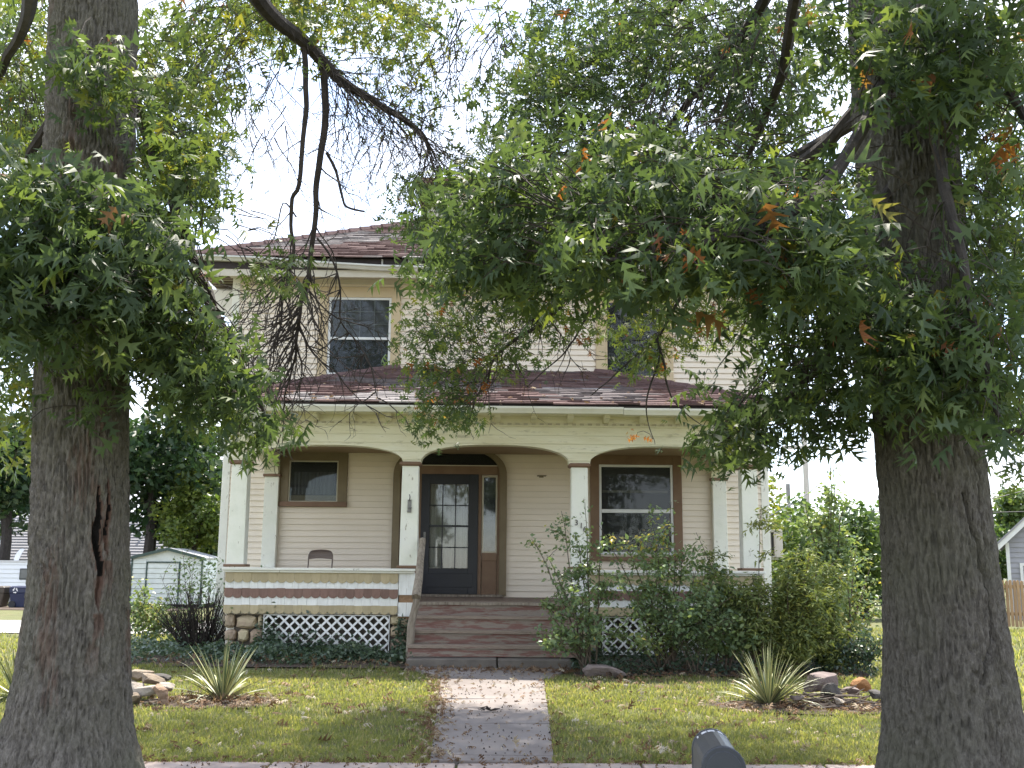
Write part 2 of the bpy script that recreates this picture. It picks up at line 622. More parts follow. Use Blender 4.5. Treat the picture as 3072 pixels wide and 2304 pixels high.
sheet('gravel_drive', [(-40, 21.0), (-5.3, 21.0), (-5.3, 27.5), (-40, 25.5)], GRAVEL)
sheet('bed_soil', [(-6.2, 15.2), (-1.2, 15.05), (-1.2, 16.28), (-6.2, 16.28)], SOIL)
sheet('bed_soil', [(1.1, 14.35), (5.2, 14.5), (5.2, 16.28), (1.1, 16.28)], SOIL)
sheet('mulch_strip', [(-30, 36.2), (-11, 36.2), (-11, 40.8), (-30, 40.8)], SOIL)


def blob_sheet(name, cx, cy, rx, ry, m):
    V = [(cx, cy, gz(cx, cy) + .028)]
    n = 26
    for i in range(n):
        a = 2 * math.pi * i / n
        k = 1 + .22 * noise.noise(Vector((math.cos(a) * 1.5 + cx, math.sin(a) * 1.5, 3.1)))
        V.append((cx + rx * k * math.cos(a), cy + ry * k * math.sin(a), gz(cx, cy + ry * k * math.sin(a)) + .018))
    return props(MB().add(V, [(0, i + 1, (i + 1) % n + 1) for i in range(n)]).build(name, m), kind='structure')


blob_sheet('mulch_patch', -3.15, 12.0, .85, .5, SOIL)
blob_sheet('mulch_patch', 3.65, 11.9, 1.35, .5, SOIL)

# ------------------------------------------------------------------ the house
FY, WY = 16.3, 18.85          # front of the porch, front wall
FLOOR = 1.06
house = thing('house', 'two-storey cream house with red shingled roofs and an arched front porch', 'house', (0, 20, .2))
HW = 4.96
wall = MB().box(-HW + .02, HW - .02, WY + .02, 28.8, -.1, 6.9).build('wall', SIDING, house)
# back panel of siding boards, cut round the openings
CX = -.835                       # middle of the entry


def arch_half(z):
    """half width of the entry's outer casing at height z"""
    if z < 3.2:
        return 1.03
    if z > 3.78:
        return 0
    return 1.03 * (1 - ((z - 3.2) / .58) ** 2.4) ** (1 / 2.4)


OPEN_LOW = [(-3.93, -2.70, 2.64, 3.67), (1.71, 3.38, 1.75, 3.67)]
OPEN_UP = [(-3.33, -1.82, 4.98, 6.74), (1.83, 3.27, 4.98, 6.74)]


def boards(z0, z1, step, openings, arch=False):
    z = z0
    while z < z1 - .01:
        zt = min(z + step, z1)
        zm = (z + zt) / 2
        cuts = [(a, b) for a, b, c, d in openings if c - .01 < zm < d + .01]
        if arch:
            h = arch_half(zm)
            if h > 0:
                cuts.append((CX - h + .03, CX + h - .03))
        cuts.sort()
        x = -HW + .1
        segs = []
        for a, b in cuts:
            if a > x + .02:
                segs.append((x, a))
            x = max(x, b)
        segs.append((x, HW - .1))
        for a, b in segs:
            j = random.uniform(-.0015, .0015)
            y0, y1 = WY - .026 + j, WY - .004 + j
            MB().hexa([(a, y0, z), (b, y0, z), (b, WY + .02, z), (a, WY + .02, z), (a, y1, zt - .002), (b, y1, zt - .002), (b, WY + .02, zt - .002), (a, WY + .02, zt - .002)]
                      ).build('siding_board', SIDING, wall)
        z = zt


boards(FLOOR, 3.64, .105, OPEN_LOW, True)
boards(4.02, 6.82, .105, OPEN_UP)
for s in (-1, 1):
    MB().box(s * HW - (.13 if s > 0 else 0), s * HW + (0 if s > 0 else .13), WY - .028, WY + .1, .4, 6.9).build('corner_board', WHITE, house, bevel=.004)
    MB().box(s * (HW - .008) - (.0 if s > 0 else .022), s * (HW - .008) + (.022 if s > 0 else 0), WY - .02, WY + .13, .4, 6.9).build('corner_board', WHITE, house)

# --- windows


def rect_frame(mb, x0, x1, z0, z1, w, y0, y1, wt=None, wb=None):
    wt = w if wt is None else wt
    wb = w if wb is None else wb
    mb.box(x0, x0 + w, y0, y1, z0, z1)
    mb.box(x1 - w, x1, y0, y1, z0, z1)
    if wt:
        mb.box(x0 + w, x1 - w, y0 + .001, y1, z1 - wt, z1)
    if wb:
        mb.box(x0 + w, x1 - w, y0 + .001, y1, z0, z0 + wb)
    return mb


def window(x0, x1, z0, z1, tw, trim_m, fr_m, kind, head=None):
    """trim, sill, sashes with panes and what hangs behind"""
    head = head or tw
    w = rect_frame(MB(), x0, x1, z0, z1, tw, WY - .055, WY + .03, wt=head, wb=.02).build('window', trim_m, house, bevel=.005)
    ix0, ix1, iz0, iz1 = x0 + tw, x1 - tw, z0 + .05, z1 - head
    if kind != 'small':
        MB().box(x0 - .02, x1 + .02, WY - .10, WY - .004, z0 - .035, z0 + .045).build('sill', trim_m, w, bevel=.006)
    else:
        MB().box(x0 - .005, x1 + .005, WY - .095, WY - .004, z0 - .005, z0 + .085).build('sill', BROWN, w, bevel=.006)
    fw = .045 if kind != 'small' else .022
    rect_frame(MB(), ix0, ix1, iz0 + .03, iz1, fw, WY - .038, WY + .01).build('frame', fr_m, w, bevel=.004)
    gx0, gx1, gz0, gz1 = ix0 + fw, ix1 - fw, iz0 + .03 + fw, iz1 - fw
    if kind == 'grid':
        zm = gz0 + (gz1 - gz0) * .47
        MB().box(gx0, gx1, WY - .034, WY + .008, zm - .026, zm + .022).build('meeting_rail', fr_m, w, bevel=.004)
        MB().box(gx0, gx1, WY - .022, WY - .020, zm + .022, gz1).build('pane', GLASS, w)
        MB().box(gx0, gx1, WY - .010, WY - .008, gz0, zm - .026).build('pane', GLASS, w)
        mu = MB()
        for k in (1, 2, 3):
            xx = gx0 + (gx1 - gx0) * k / 4
            mu.box(xx - .008, xx + .008, WY - .016, WY - .012, zm + .022, gz1)
        for k in (1, 2):
            zz = zm + .022 + (gz1 - zm) * k / 3
            mu.box(gx0, gx1, WY - .0165, WY - .0125, zz - .008, zz + .008)
        mu.build('muntin', M('dim_muntins', [(.20, .20, .20), (.24, .24, .24)], rough=.6), w)
        MB().box(gx0, gx1, WY + .002, WY + .004, zm, gz1).build('blind', BLIND, w)
        MB().box(gx0, gx1, WY + .006, WY + .015, gz0, zm).build('dark_interior', ROOM, w)
    elif kind == 'dark':
        zm = gz0 + (gz1 - gz0) * .5
        MB().box(gx0, gx1, WY - .034, WY + .008, zm - .02, zm + .02).build('meeting_rail', ROOM, w, bevel=.004)
        MB().box(gx0, gx1, WY - .022, WY - .020, zm + .02, gz1).build('pane', GLASS, w)
        MB().box(gx0, gx1, WY - .010, WY - .008, gz0, zm - .02).build('pane', GLASS, w)
        mu = MB()
        for k in (1, 2, 3):
            xx = gx0 + (gx1 - gx0) * k / 4
            mu.box(xx - .007, xx + .007, WY - .016, WY - .012, zm + .02, gz1)
        for k in (1, 2):
            zz = zm + .02 + (gz1 - zm) * k / 3
            mu.box(gx0, gx1, WY - .0165, WY - .0125, zz - .007, zz + .007)
        mu.build('muntin', M('dark_muntins', [(.10, .10, .10), (.13, .13, .13)], rough=.6), w)
        MB().box(gx0, gx1, WY + .006, WY + .015, gz0, gz1).build('dark_interior', ROOM, w)
    elif kind == 'big':
        zm = gz0 + (gz1 - gz0) * .48
        MB().box(gx0, gx1, WY - .045, WY + .008, zm - .035, zm + .03).build('meeting_rail', fr_m, w, bevel=.004)
        MB().box(gx0, gx1, WY - .024, WY - .022, zm + .03, gz1).build('pane', GLASS, w)
        MB().box(gx0, gx1, WY - .012, WY - .010, gz0, zm - .035).build('pane', GLASS, w)
        MB().box(gx0 + .02, gx1 - .05, WY - .006, WY + .002, zm + .33, zm + .375).build('blind_rail', M('dim_blind_rail', [(.15, .14, .11), (.19, .18, .15)]), w)
        MB().box(gx0, gx1, WY + .003, WY + .006, zm + .36, gz1).build('blind', M('dusty_blind', [(.045, .045, .047), (.075, .075, .078)], scale=5), w)
        MB().box(gx0, gx1, WY + .007, WY + .015, gz0, zm + .38).build('dark_interior', ROOM, w)
    else:
        MB().box(gx0, gx1, WY - .026, WY - .024, gz0, gz1).build('pane', GLASS, w)
        mb = MB()
        n = 46
        pts = []
        for k in range(n + 1):
            u = k / n
            xx = gx0 + (gx1 - gx0) * (.07 + .88 * u)
            yy = WY + .001 + .010 * math.sin(u * 62 + 1.5 * math.sin(u * 9)) * (.5 + .5 * math.sin(u * 13))
            pts.append((xx, yy))
        zb, zt = gz0 + .12, gz1 - .18
        for k in range(n):
            (xa, ya), (xb, yb) = pts[k], pts[k + 1]
            mb.add([(xa, ya, zb), (xb, yb, zb), (xb, yb, zt), (xa, ya, zt)], [(0, 1, 2, 3)])
        mb.build('curtain', DCURT, w, smooth=True)
        MB().box(gx0, gx1, WY - .014, WY - .010, gz0, gz0 + .10).build('inner_sill', M('inner_sill_olive', [(.16, .13, .08), (.20, .165, .10)]), w)
        MB().box(gx0, gx1, WY + .012, WY + .015, gz0, gz1).build('dark_interior', ROOM, w)
    return w


w = window(-3.33, -1.82, 4.98, 6.74, .17, UTAN, VINYL, 'grid', head=.20)
w['label'] = 'upper window with white frame and gridded top sash'
w = window(1.83, 3.27, 4.98, 6.74, .17, UTAN, UTAN, 'dark', head=.20)
w['label'] = 'upper window behind the drooping branches'
w = window(-3.93, -2.70, 2.64, 3.67, .17, OLIVE, PALEFR, 'small', head=.20)
w['label'] = 'small curtained porch window'
w = window(1.71, 3.38, 1.75, 3.67, .16, DBROWN, VINYL, 'big', head=.22)
w['label'] = 'large porch window behind the shrub'

# --- entry: arched casing, fanlight, sidelight, storm door


def arc_pts(hw, z0, zc, n=28, e=2.4):
    out = []
    for k in range(n + 1):
        a = math.pi * k / n
        c, s_ = math.cos(a), math.sin(a)
        out.append((CX + hw * math.copysign(abs(c) ** (2 / e), c), z0 + (zc - z0) * abs(s_) ** (2 / e)))
    return out


def arch_band(hw0, zc0, hw1, zc1, zs, y0, y1, zb=None):
    """solid band between an outer (hw0) and inner (hw1) arch, legs down to zb"""
    A, B = arc_pts(hw0, zs, zc0), arc_pts(hw1, zs, zc1)
    if zb is not None:
        A = [(CX + hw0, zb)] + A + [(CX - hw0, zb)]
        B = [(CX + hw1, zb)] + B + [(CX - hw1, zb)]
    mb = MB()
    for i in range(len(A) - 1):
        (a, b), (c, d) = A[i], A[i + 1]
        (e, f), (g, h) = B[i], B[i + 1]
        mb.hexa([(a, y0, b), (e, y0, f), (e, y1, f), (a, y1, b), (c, y0, d), (g, y0, h), (g, y1, h), (c, y1, d)])
    return mb


entry = arch_band(1.03, 3.78, .90, 3.72, 3.2, WY - .10, WY + .03, FLOOR + .03).build('door_surround', OLIVE, house, bevel=.003)
inner = MB()
inner.box(CX - .9, CX - .86, WY - .05, WY + .02, FLOOR + .03, 3.42)
inner.box(CX + .86, CX + .9, WY - .05, WY + .02, FLOOR + .03, 3.42)
inner.box(CX - .86, CX + .86, WY - .06, WY + .02, 3.24, 3.41)
for s in (-1, 1):
    xa = CX + s * .515
    inner.box(min(xa, xa + s * .06), max(xa, xa + s * .06), WY - .055, WY + .02, FLOOR + .03, 3.24)
inner.build('door_frame', DBROWN, entry, bevel=.003)
arch_band(.90, 3.72, .855, 3.69, 3.4, WY - .04, WY + .02).build('fanlight_frame', M('aged_brass_frame', [(.26, .21, .13), (.34, .28, .18)], rough=.5), entry)
fan = MB()
fan.prism([(x_, z_) for x_, z_ in arc_pts(.86, 3.41, 3.695)][::-1], WY - .012, WY - .010)
fan.build('fanlight', GLASS, entry)
MB().box(CX - .86, CX + .86, WY - .064, WY - .0, 3.395, 3.412).build('fanlight_sill', PALEFR, entry)
fb = MB().prism(arc_pts(.87, 3.40, 3.70)[::-1], WY + .012, WY + .018).build('dark_interior', ROOM, entry)
for s in (-1, 1):
    xa, xb = sorted((CX + s * .585, CX + s * .855))
    rect_frame(MB(), xa, xb, 1.84, 3.22, .025, WY - .045, WY + .01).build('sidelight_frame', PALEFR, entry)
    MB().box(xa + .025, xb - .025, WY - .02, WY - .018, 1.865, 3.195).build('sidelight_pane', DGLASS, entry)
    MB().box(xa + .02, xb - .02, WY + .006, WY + .012, 1.86, 3.2).build('dark_interior', M('sidelight_lace', [(.05, .05, .055), (.16, .16, .165)], scale=7, rough=.9), entry)
    MB().box(xa, xb, WY - .030, WY + .01, FLOOR + .03, 1.84).box(xa + .0, xb, WY - .06, WY - .03, 1.70, 1.84).box(xa, xb, WY - .05, WY - .03, FLOOR + .03, FLOOR + .12).build('side_panel', DBROWN, entry, bevel=.003)
MB().box(CX - .95, CX + .95, WY - .16, WY + .0, FLOOR + .002, FLOOR + .045).build('threshold', GREYWOOD, entry, bevel=.004)

dx0, dx1, dz0, dz1 = CX - .505, CX + .505, FLOOR + .05, 3.235
gx0, gx1, g0, g1 = dx0 + .145, dx1 - .165, 1.56, 3.06
door = MB()
door.box(dx0, gx0, WY - .085, WY - .045, dz0, dz1)
door.box(gx1, dx1, WY - .085, WY - .045, dz0, dz1)
door.box(gx0, gx1, WY - .084, WY - .045, g1, dz1)
door.box(gx0, gx1, WY - .084, WY - .045, dz0, g0)
door = door.build('storm_door', BLACK, house, bevel=.004)
MB().box(gx0 - .06, gx1 + .09, WY - .094, WY - .085, dz0 + .12, dz0 + .36).build('kick_panel', BLACK, door, bevel=.006)
rect_frame(MB(), dx0 - .012, dx1 + .012, dz0 - .002, dz1 + .012, .03, WY - .062, WY - .0, wb=0).build('jamb', BLACK, door)
rows = [g0, g0 + .37, g0 + .75, g0 + 1.12, g1]
cols = [gx0 + (gx1 - gx0) * k / 3 for k in range(4)]
for r_ in range(4):
    for c_ in range(3):
        MB().box(cols[c_] + .008, cols[c_ + 1] - .008, WY - .066, WY - .064, rows[r_] + .008, rows[r_ + 1] - .008).build('pane', DGLASS, door)
mu = MB()
for c_ in (1, 2):
    mu.box(cols[c_] - .009, cols[c_] + .009, WY - .078, WY - .055, g0, g1)
for r_ in (1, 2, 3):
    h = .017 if r_ == 2 else .009
    mu.box(gx0, gx1, WY - .0785, WY - .054, rows[r_] - h, rows[r_] + h)
mu.build('muntin', BLACK, door)
cu = MB()
n = 60
pts = [(gx0 - .03 + (gx1 - gx0 + .06) * k / n, WY - .018 + .012 * math.sin(k * .9 + math.sin(k * .33) * 1.4)) for k in range(n + 1)]
for k in range(n):
    (xa, ya), (xb, yb) = pts[k], pts[k + 1]
    cu.add([(xa, ya, g0 - .03), (xb, yb, g0 - .03), (xb, yb, g1 + .03), (xa, ya, g1 + .03)], [(0, 1, 2, 3)])
cu.build('curtain', CURT, door, smooth=True)
hd = MB().box(dx0 + .045, dx0 + .085, WY - .094, WY - .085, 1.98, 2.20)
hd.tube([(dx0 + .065, WY - .09, 2.05), (dx0 + .065, WY - .14, 2.05), (dx0 + .065, WY - .14, 2.13)], .012, 6)
hd.tube([(dx0 + .065, WY - .088, 2.17), (dx0 + .065, WY - .115, 2.17)], .017, 8)
hd.build('handle', METAL, door)

# --- porch: floor, beam with three arches, columns
porch = MB().box(-4.05, 4.05, FY + .14, WY, FLOOR - .06, FLOOR).build('porch_floor', M('porch_floor_paint', [(.16, .11, .085), (.22, .17, .13)], scale=4, rough=.7, stretch=(4, .4, 1)), house)
MB().box(-4.0, 4.0, FY + .3, WY - .02, 3.62, 3.66).build('porch_ceiling', M('porch_ceiling_paint', [(.27, .19, .115), (.33, .24, .15)], scale=2), house)
COLX = [(-4.17, -3.90), (-1.495, -1.215), (1.175, 1.455), (3.87, 4.14)]
CAPZ = 3.165


def beam_profile(spans, lo, hi, n=26, zs=3.205):
    """list of (x, bottom z): over each span the underside is a basket arch"""
    prof = []
    for a, b, zc in spans:
        prof.append((a, None))
        for k in range(n + 1):
            u = -1 + 2 * k / n
            u = math.copysign(1 - (1 - abs(u)) ** 1.6, u)
            z = zs + (zc - zs) * max(0, 1 - abs(u) ** 2.5) ** (1 / 2.3)
            prof.append(((a + b) / 2 + (b - a) / 2 * u, z))
        prof.append((b, None))
    return prof


def arched_beam(name, spans, lo, hi, top, y0, y1, m, parent, swap=False, zs=3.205):
    cuts = []
    x = lo
    for a, b, zc in spans:
        cuts.append((x, a, None))
        pr = [p for p in beam_profile([(a, b, zc)], a, b, zs=zs) if p[1] is not None]
        for (xa, za), (xb, zb) in zip(pr[:-1], pr[1:]):
            cuts.append((xa, xb, (za, zb)))
        x = b
    cuts.append((x, hi, None))
    V, F = [], []

    def T(x, y, z):
        return (y, x, z) if swap else (x, y, z)
    mb = MB()
    for xa, xb, zz in cuts:
        if xb - xa < 1e-5:
            continue
        za, zb = zz if zz else (zs, zs)
        V = [T(xa, y0, za), T(xb, y0, zb), T(xb, y1, zb), T(xa, y1, za), T(xa, y0, top), T(xb, y0, top), T(xb, y1, top), T(xa, y1, top)]
        f = [(0, 3, 2, 1), (4, 5, 6, 7), (0, 1, 5, 4), (2, 3, 7, 6)]
        mb.add(V, [q[::-1] for q in f] if swap else f)
    mb.add([T(lo, y0, zs), T(lo, y1, zs), T(lo, y1, top), T(lo, y0, top), T(hi, y0, zs), T(hi, y1, zs), T(hi, y1, top), T(hi, y0, top)],
           [(0, 3, 2, 1), (4, 5, 6, 7)])
    return mb.build(name, m, parent)


beam = arched_beam('porch_beam', [(-3.88, -1.475, 3.475), (-1.20, 1.15, 3.50), (1.475, 3.87, 3.50)], -4.19, 4.16, 3.86, FY + .0, FY + .25, CREAM, house)
for s, (xa, xb) in ((-1, (-4.18, -3.93)), (1, (3.90, 4.15))):
    arched_beam('porch_beam', [(FY + .30, WY - .16, 3.48)], FY + .26, WY - .03, 3.86, xa, xb, CREAM, house, swap=True)
# dentil course, brackets, soffit and gutter
MB().box(-4.22, 4.19, FY - .035, FY - .002, 3.80, 3.815).build('dentil_ledge', CREAM, beam)
DENT = M('aged_dentil_blocks', [(.40, .36, .26), (.50, .46, .34)], scale=5, rv=.08)
dm = MB().box(-.032, .032, -.022, 0, 0, .032).mesh('dentil', DENT)
x = -4.15
while x < 4.15:
    link('dentil', dm, beam, (x, FY - .003, 3.816))
    x += .128
MB().box(-4.20, 4.17, FY - .012, FY - .001, 3.858, 3.97).build('frieze_board', CREAM, house)
bk = MB().hexa([(-.045, -.30, .05), (.045, -.30, .05), (.045, 0, 0), (-.045, 0, 0), (-.045, -.33, .10), (.045, -.33, .10), (.045, 0, .10), (-.045, 0, .10)]).mesh('bracket', CREAM)
for k in range(15):
    link('bracket', bk, house, (-4.0 + k * .573, FY - .013, 3.852))
MB().box(-4.66, 4.64, FY - .47, FY + .3, 3.955, 3.975).build('porch_soffit', CREAM, house)
EY, EZ = FY - .50, 4.06
gt = MB()
for xa, xb, dz in ((-4.66, 1.95, 0), (1.955, 4.64, -.012)):
    yb = EY + .02
    pf = [(0, 0), (-.085, .0), (-.10, .03), (-.125, .07), (-.125, .10), (-.115, .10), (-.115, .075), (-.02, .075), (0, .105)]
    vs_ = [(xa, yb + a, 3.93 + b + dz) for a, b in pf] + [(xb, yb + a, 3.93 + b + dz) for a, b in pf]
    k = len(pf)
    gt.add(vs_, [(i, (i + 1) % k, (i + 1) % k + k, i + k) for i in range(k)] + [tuple(range(k - 1, -1, -1)), tuple(range(k, 2 * k))])
gt.build('gutter', M('pale_porch_gutter', [(.62, .61, .52), (.72, .71, .64)], scale=2, rough=.4, wear=((.45, .45, .40), 3, .6, .75, (1, 1, 3))), house)
MB().box(-4.64, 4.62, EY + .03, EY + .05, 3.93, EZ).build('fascia_board', CREAM, house)

for i, (xa, xb) in enumerate(COLX):
    t = .012
    xm = (xa + xb) / 2
    c = MB().hexa([(xa, FY, 1.58), (xb, FY, 1.58), (xb, FY + .25, 1.58), (xa, FY + .25, 1.58),
                   (xa + t, FY + .008, CAPZ), (xb - t, FY + .008, CAPZ), (xb - t, FY + .24, CAPZ), (xa + t, FY + .24, CAPZ)]).build('porch_column', COLP, house, bevel=.006)
    MB().box(xa - .03, xb + .03, FY - .035, FY + .28, CAPZ, CAPZ + .045).box(xa - .015, xb + .015, FY - .02, FY + .265, CAPZ - .012, CAPZ + .055).build('column_cap', BROWN, c, bevel=.008)
    MB().box(xa - .035, xb + .035, FY - .04, FY + .29, 1.565, 1.605).build('column_base', BROWN, c, bevel=.008)
    if i == 1:
        h = MB().box(xm - .03, xm + .03, FY - .014, FY + .002, 2.42, 2.62)
        h.tube([(xm, FY - .015, 2.60), (xm + .01, FY - .06, 2.66), (xm, FY - .06, 2.70)], .01, 6)
        h.tube([(xm, FY - .015, 2.50), (xm + .02, FY - .05, 2.47), (xm + .04, FY - .05, 2.50)], .008, 6)
        h.build('bell_pull', METAL, c)
    if i == 2:
        for ch, dx, z in (('3', -.085, 2.245), ('1', -.012, 2.20), ('6', .048, 2.145)):
            cu_ = bpy.data.curves.new('house_number', 'FONT')
            cu_.body = ch
            cu_.size = .125
            cu_.extrude = .006
            cu_.materials.append(DARKMET)
            tmp = bpy.data.objects.new('digit_curve', cu_)
            me = bpy.data.meshes.new_from_object(tmp)
            bpy.data.objects.remove(tmp)
            o = link('house_number', me, c, (xm + dx, FY - .006, z), (R(90), R(4 if ch == '1' else 0), 0))
for s in (-1, 1):
    xa, xb = sorted((s * 4.17, s * 3.92))
    c = MB().box(xa, xb, WY - .15, WY - .02, FLOOR, CAPZ - .0).build('wall_pilaster', COLP, house, bevel=.005)
    MB().box(xa - .03, xb + .03, WY - .18, WY - .02, CAPZ, CAPZ + .05).build('column_cap', BROWN, c, bevel=.008)
    MB().box(xa + .02, xb - .02, WY - .14, WY - .02, CAPZ + .05, 3.6).build('pilaster_block', COLP, c)

# --- porch aprons: cap rail, scallops and white shingles (each one a piece)
sc_pts = [(-.066, .0)]
for k in range(9):
    a = math.pi + math.pi * k / 8
    sc_pts.append((.0655 * math.cos(a), .045 * math.sin(a)))


def scallop_mesh(m, h):
    pts = [(.0655 * math.cos(math.pi + math.pi * k / 9), .047 * math.sin(math.pi + math.pi * k / 9)) for k in range(10)] + [(.0655, h), (-.0655, h)]
    return MB().prism(pts, -.014, .0).mesh('scallop_shingle', m)


def sq_mesh(m, w, h):
    return MB().box(-w / 2 + .0015, w / 2 - .0015, -.012, 0, 0, h).mesh('square_shingle', m)


SCM = {1: scallop_mesh(SC_TAN, .12), 3: scallop_mesh(SC_BRN, .10), 5: scallop_mesh(SC_TAN, .085)}
for side_i, (xa, xb) in enumerate(((-4.17, -1.50), (1.47, 4.15))):
    apron = MB().box(xa + .02, xb, FY + .03, FY + .13, .86, 1.49).build('porch_apron', WHITE, house)
    cap = MB().box(xa - .05, xb + (.26 if side_i == 0 else .03) if side_i == 0 else xb + .05, FY - .06, FY + .24, 1.515, 1.555)
    cap.box(xa - .02, xb + (.25 if side_i == 0 else .02), FY - .03, FY + .16, 1.482, 1.515)
    cap.build('rail_cap', WHITE, house, bevel=.006)
    for row, zb in ((1, 1.372), (3, 1.142), (5, .905)):
        n = int((xb - xa) / .1315)
        wd = (xb - xa) / n
        off = {1: -.012, 3: -.020, 5: -.034}[row]
        for k in range(n):
            link('scallop_shingle', SCM[row], apron, (xa + wd * (k + .5), FY + .028 + off + random.uniform(-.002, .002), zb + random.uniform(-.004, .004)), (random.uniform(-.03, .03), random.uniform(-.025, .025), 0)).scale = (wd / .1315, 1, 1)
    for zb, h, off in ((1.218, .16, 0), (.975, .165, -.008)):
        x = xa
        while x < xb - .04:
            wd = min(random.choice([.10, .125, .14, .16]), xb - x)
            link('square_shingle', sq_mesh(SC_WHT, wd, h), apron, (x + wd / 2, FY + .022 + off + random.uniform(-.003, .001), zb + random.uniform(-.005, .004)), (-.055, random.uniform(-.006, .006), 0))
            x += wd
# shingled pier under the second column (a course has fallen off)
for xa, xb in ((-1.495, -1.235), (1.185, 1.455)):
    pier = MB().box(xa + .01, xb - .01, FY + .03, FY + .28, .8, 1.515).build('shingled_pier', RAWWOOD, house)
    for r_, (zb, h) in enumerate(((1.365, .12), (1.255, .12), (1.155, .11), (.83, .21))):
        nn = 2
        sp = random.uniform(.42, .6)
        for (p, q) in ((0, sp), (sp, 1)):
            link('square_shingle', sq_mesh(SC_WHT, (q - p) * (xb - xa), h), pier, (xa + (xb - xa) * (p + q) / 2, FY + .022 - (.006 if r_ == 3 else 0), zb), (-.05, random.uniform(-.02, .02), 0))
    MB().box(xa + .02, xb - .03, FY + .016, FY + .03, 1.04, 1.10).build('bare_batten', RAWWOOD, pier)
for s in (-1, 1):
    xa, xb = sorted((s * 4.15, s * 4.03))
    MB().box(xa, xb, FY + .14, WY - .03, .4, 1.49).build('side_apron', WHITE, house)
    MB().box(xa - .06, xb + .06, FY + .25, WY - .03, 1.515, 1.555).build('rail_cap', WHITE, house, bevel=.006)
MB().box(-4.0, 4.0, FY + .6, FY + .64, -.1, FLOOR - .07).build('crawlspace_dark_sheet', VOID, house)  # near-black sheet stands for the unlit space behind the lattice
MB().box(-4.14, 4.12, FY + .06, FY + .5, .84, .90).build('porch_sill_beam', GREYWOOD, house)


def rockmesh(name, sx, sy, sz, m, seed, amp=.16, boxy=.55, cuts=0):
    bm = bmesh.new()
    rs = random.Random(seed * 7 + 1)
    pl = []
    for _ in range(cuts):
        nv = Vector((rs.gauss(0, 1), rs.gauss(0, 1), rs.gauss(0, 1))).normalized()
        pl.append((nv, rs.uniform(.42, .80)))
    bmesh.ops.create_icosphere(bm, subdivisions=3 if cuts else 2, radius=1)
    for v in bm.verts:
        p = v.co
        k = max(abs(p.x), abs(p.y), abs(p.z))
        q = p * (1 - boxy) + (p / k) * boxy * .8
        n1 = noise.noise(q * 1.3 + Vector((seed * 3.7, seed, 0)))
        n2 = noise.noise(q * 3.1 + Vector((seed, seed * 2.3, 5)))
        q = q * (1 + amp * n1 + amp * .5 * n2)
        for nv, dd in pl:
            ex = q.dot(nv) - dd
            if ex > 0:
                q = q - nv * ex * .93
        v.co = Vector((q.x * sx, q.y * sy, q.z * sz))
    me = bpy.data.meshes.new(name)
    bm.to_mesh(me)
    bm.free()
    me.materials.append(m)
    return me


found = MB().box(-4.1, 4.1, FY + .5, FY + .58, -.1, .83).box(-4.12, -3.60, FY + .16, FY + .6, -.1, .86).box(-1.60, -1.22, FY + .16, FY + .6, -.1, .84).box(3.6, 4.1, FY + .16, FY + .6, -.1, .86).box(1.2, 1.62, FY + .16, FY + .6, -.1, .84).build('foundation', M('dark_mortar', [(.10, .085, .07), (.15, .13, .11)], scale=8, rough=1), house)
STN = [(100, 212, 835, 985), (222, 440, 852, 992), (98, 225, 1000, 1118), (237, 355, 1000, 1130), (362, 500, 996, 1158), (447, 505, 850, 985), (95, 240, 1125, 1260), (248, 500, 1165, 1260),
       (1826, 1932, 852, 955), (1938, 2030, 862, 980), (1826, 1936, 962, 1085), (1942, 2030, 988, 1120), (1826, 2030, 1092, 1230)]
for i, (a, b, c_, d) in enumerate(STN):
    q = .2893 / 1.3888
    p0 = W(460.8 + a * q, 1152 + d * q, FY)
    p1 = W(460.8 + b * q, 1152 + c_ * q, FY)
    for mirror in (False, True):
        me = rockmesh('foundation_stone', (p1.x - p0.x) * .60, .15, (p1.z - p0.z) * .60, STONE, i + (20 if mirror else 0), .07, .85)
        xm = (p0.x + p1.x) / 2
        link('foundation_stone', me, found, (-xm - .02 if mirror else xm, FY + .15, (p0.z + p1.z) / 2))

# lattice panels: every strip a piece


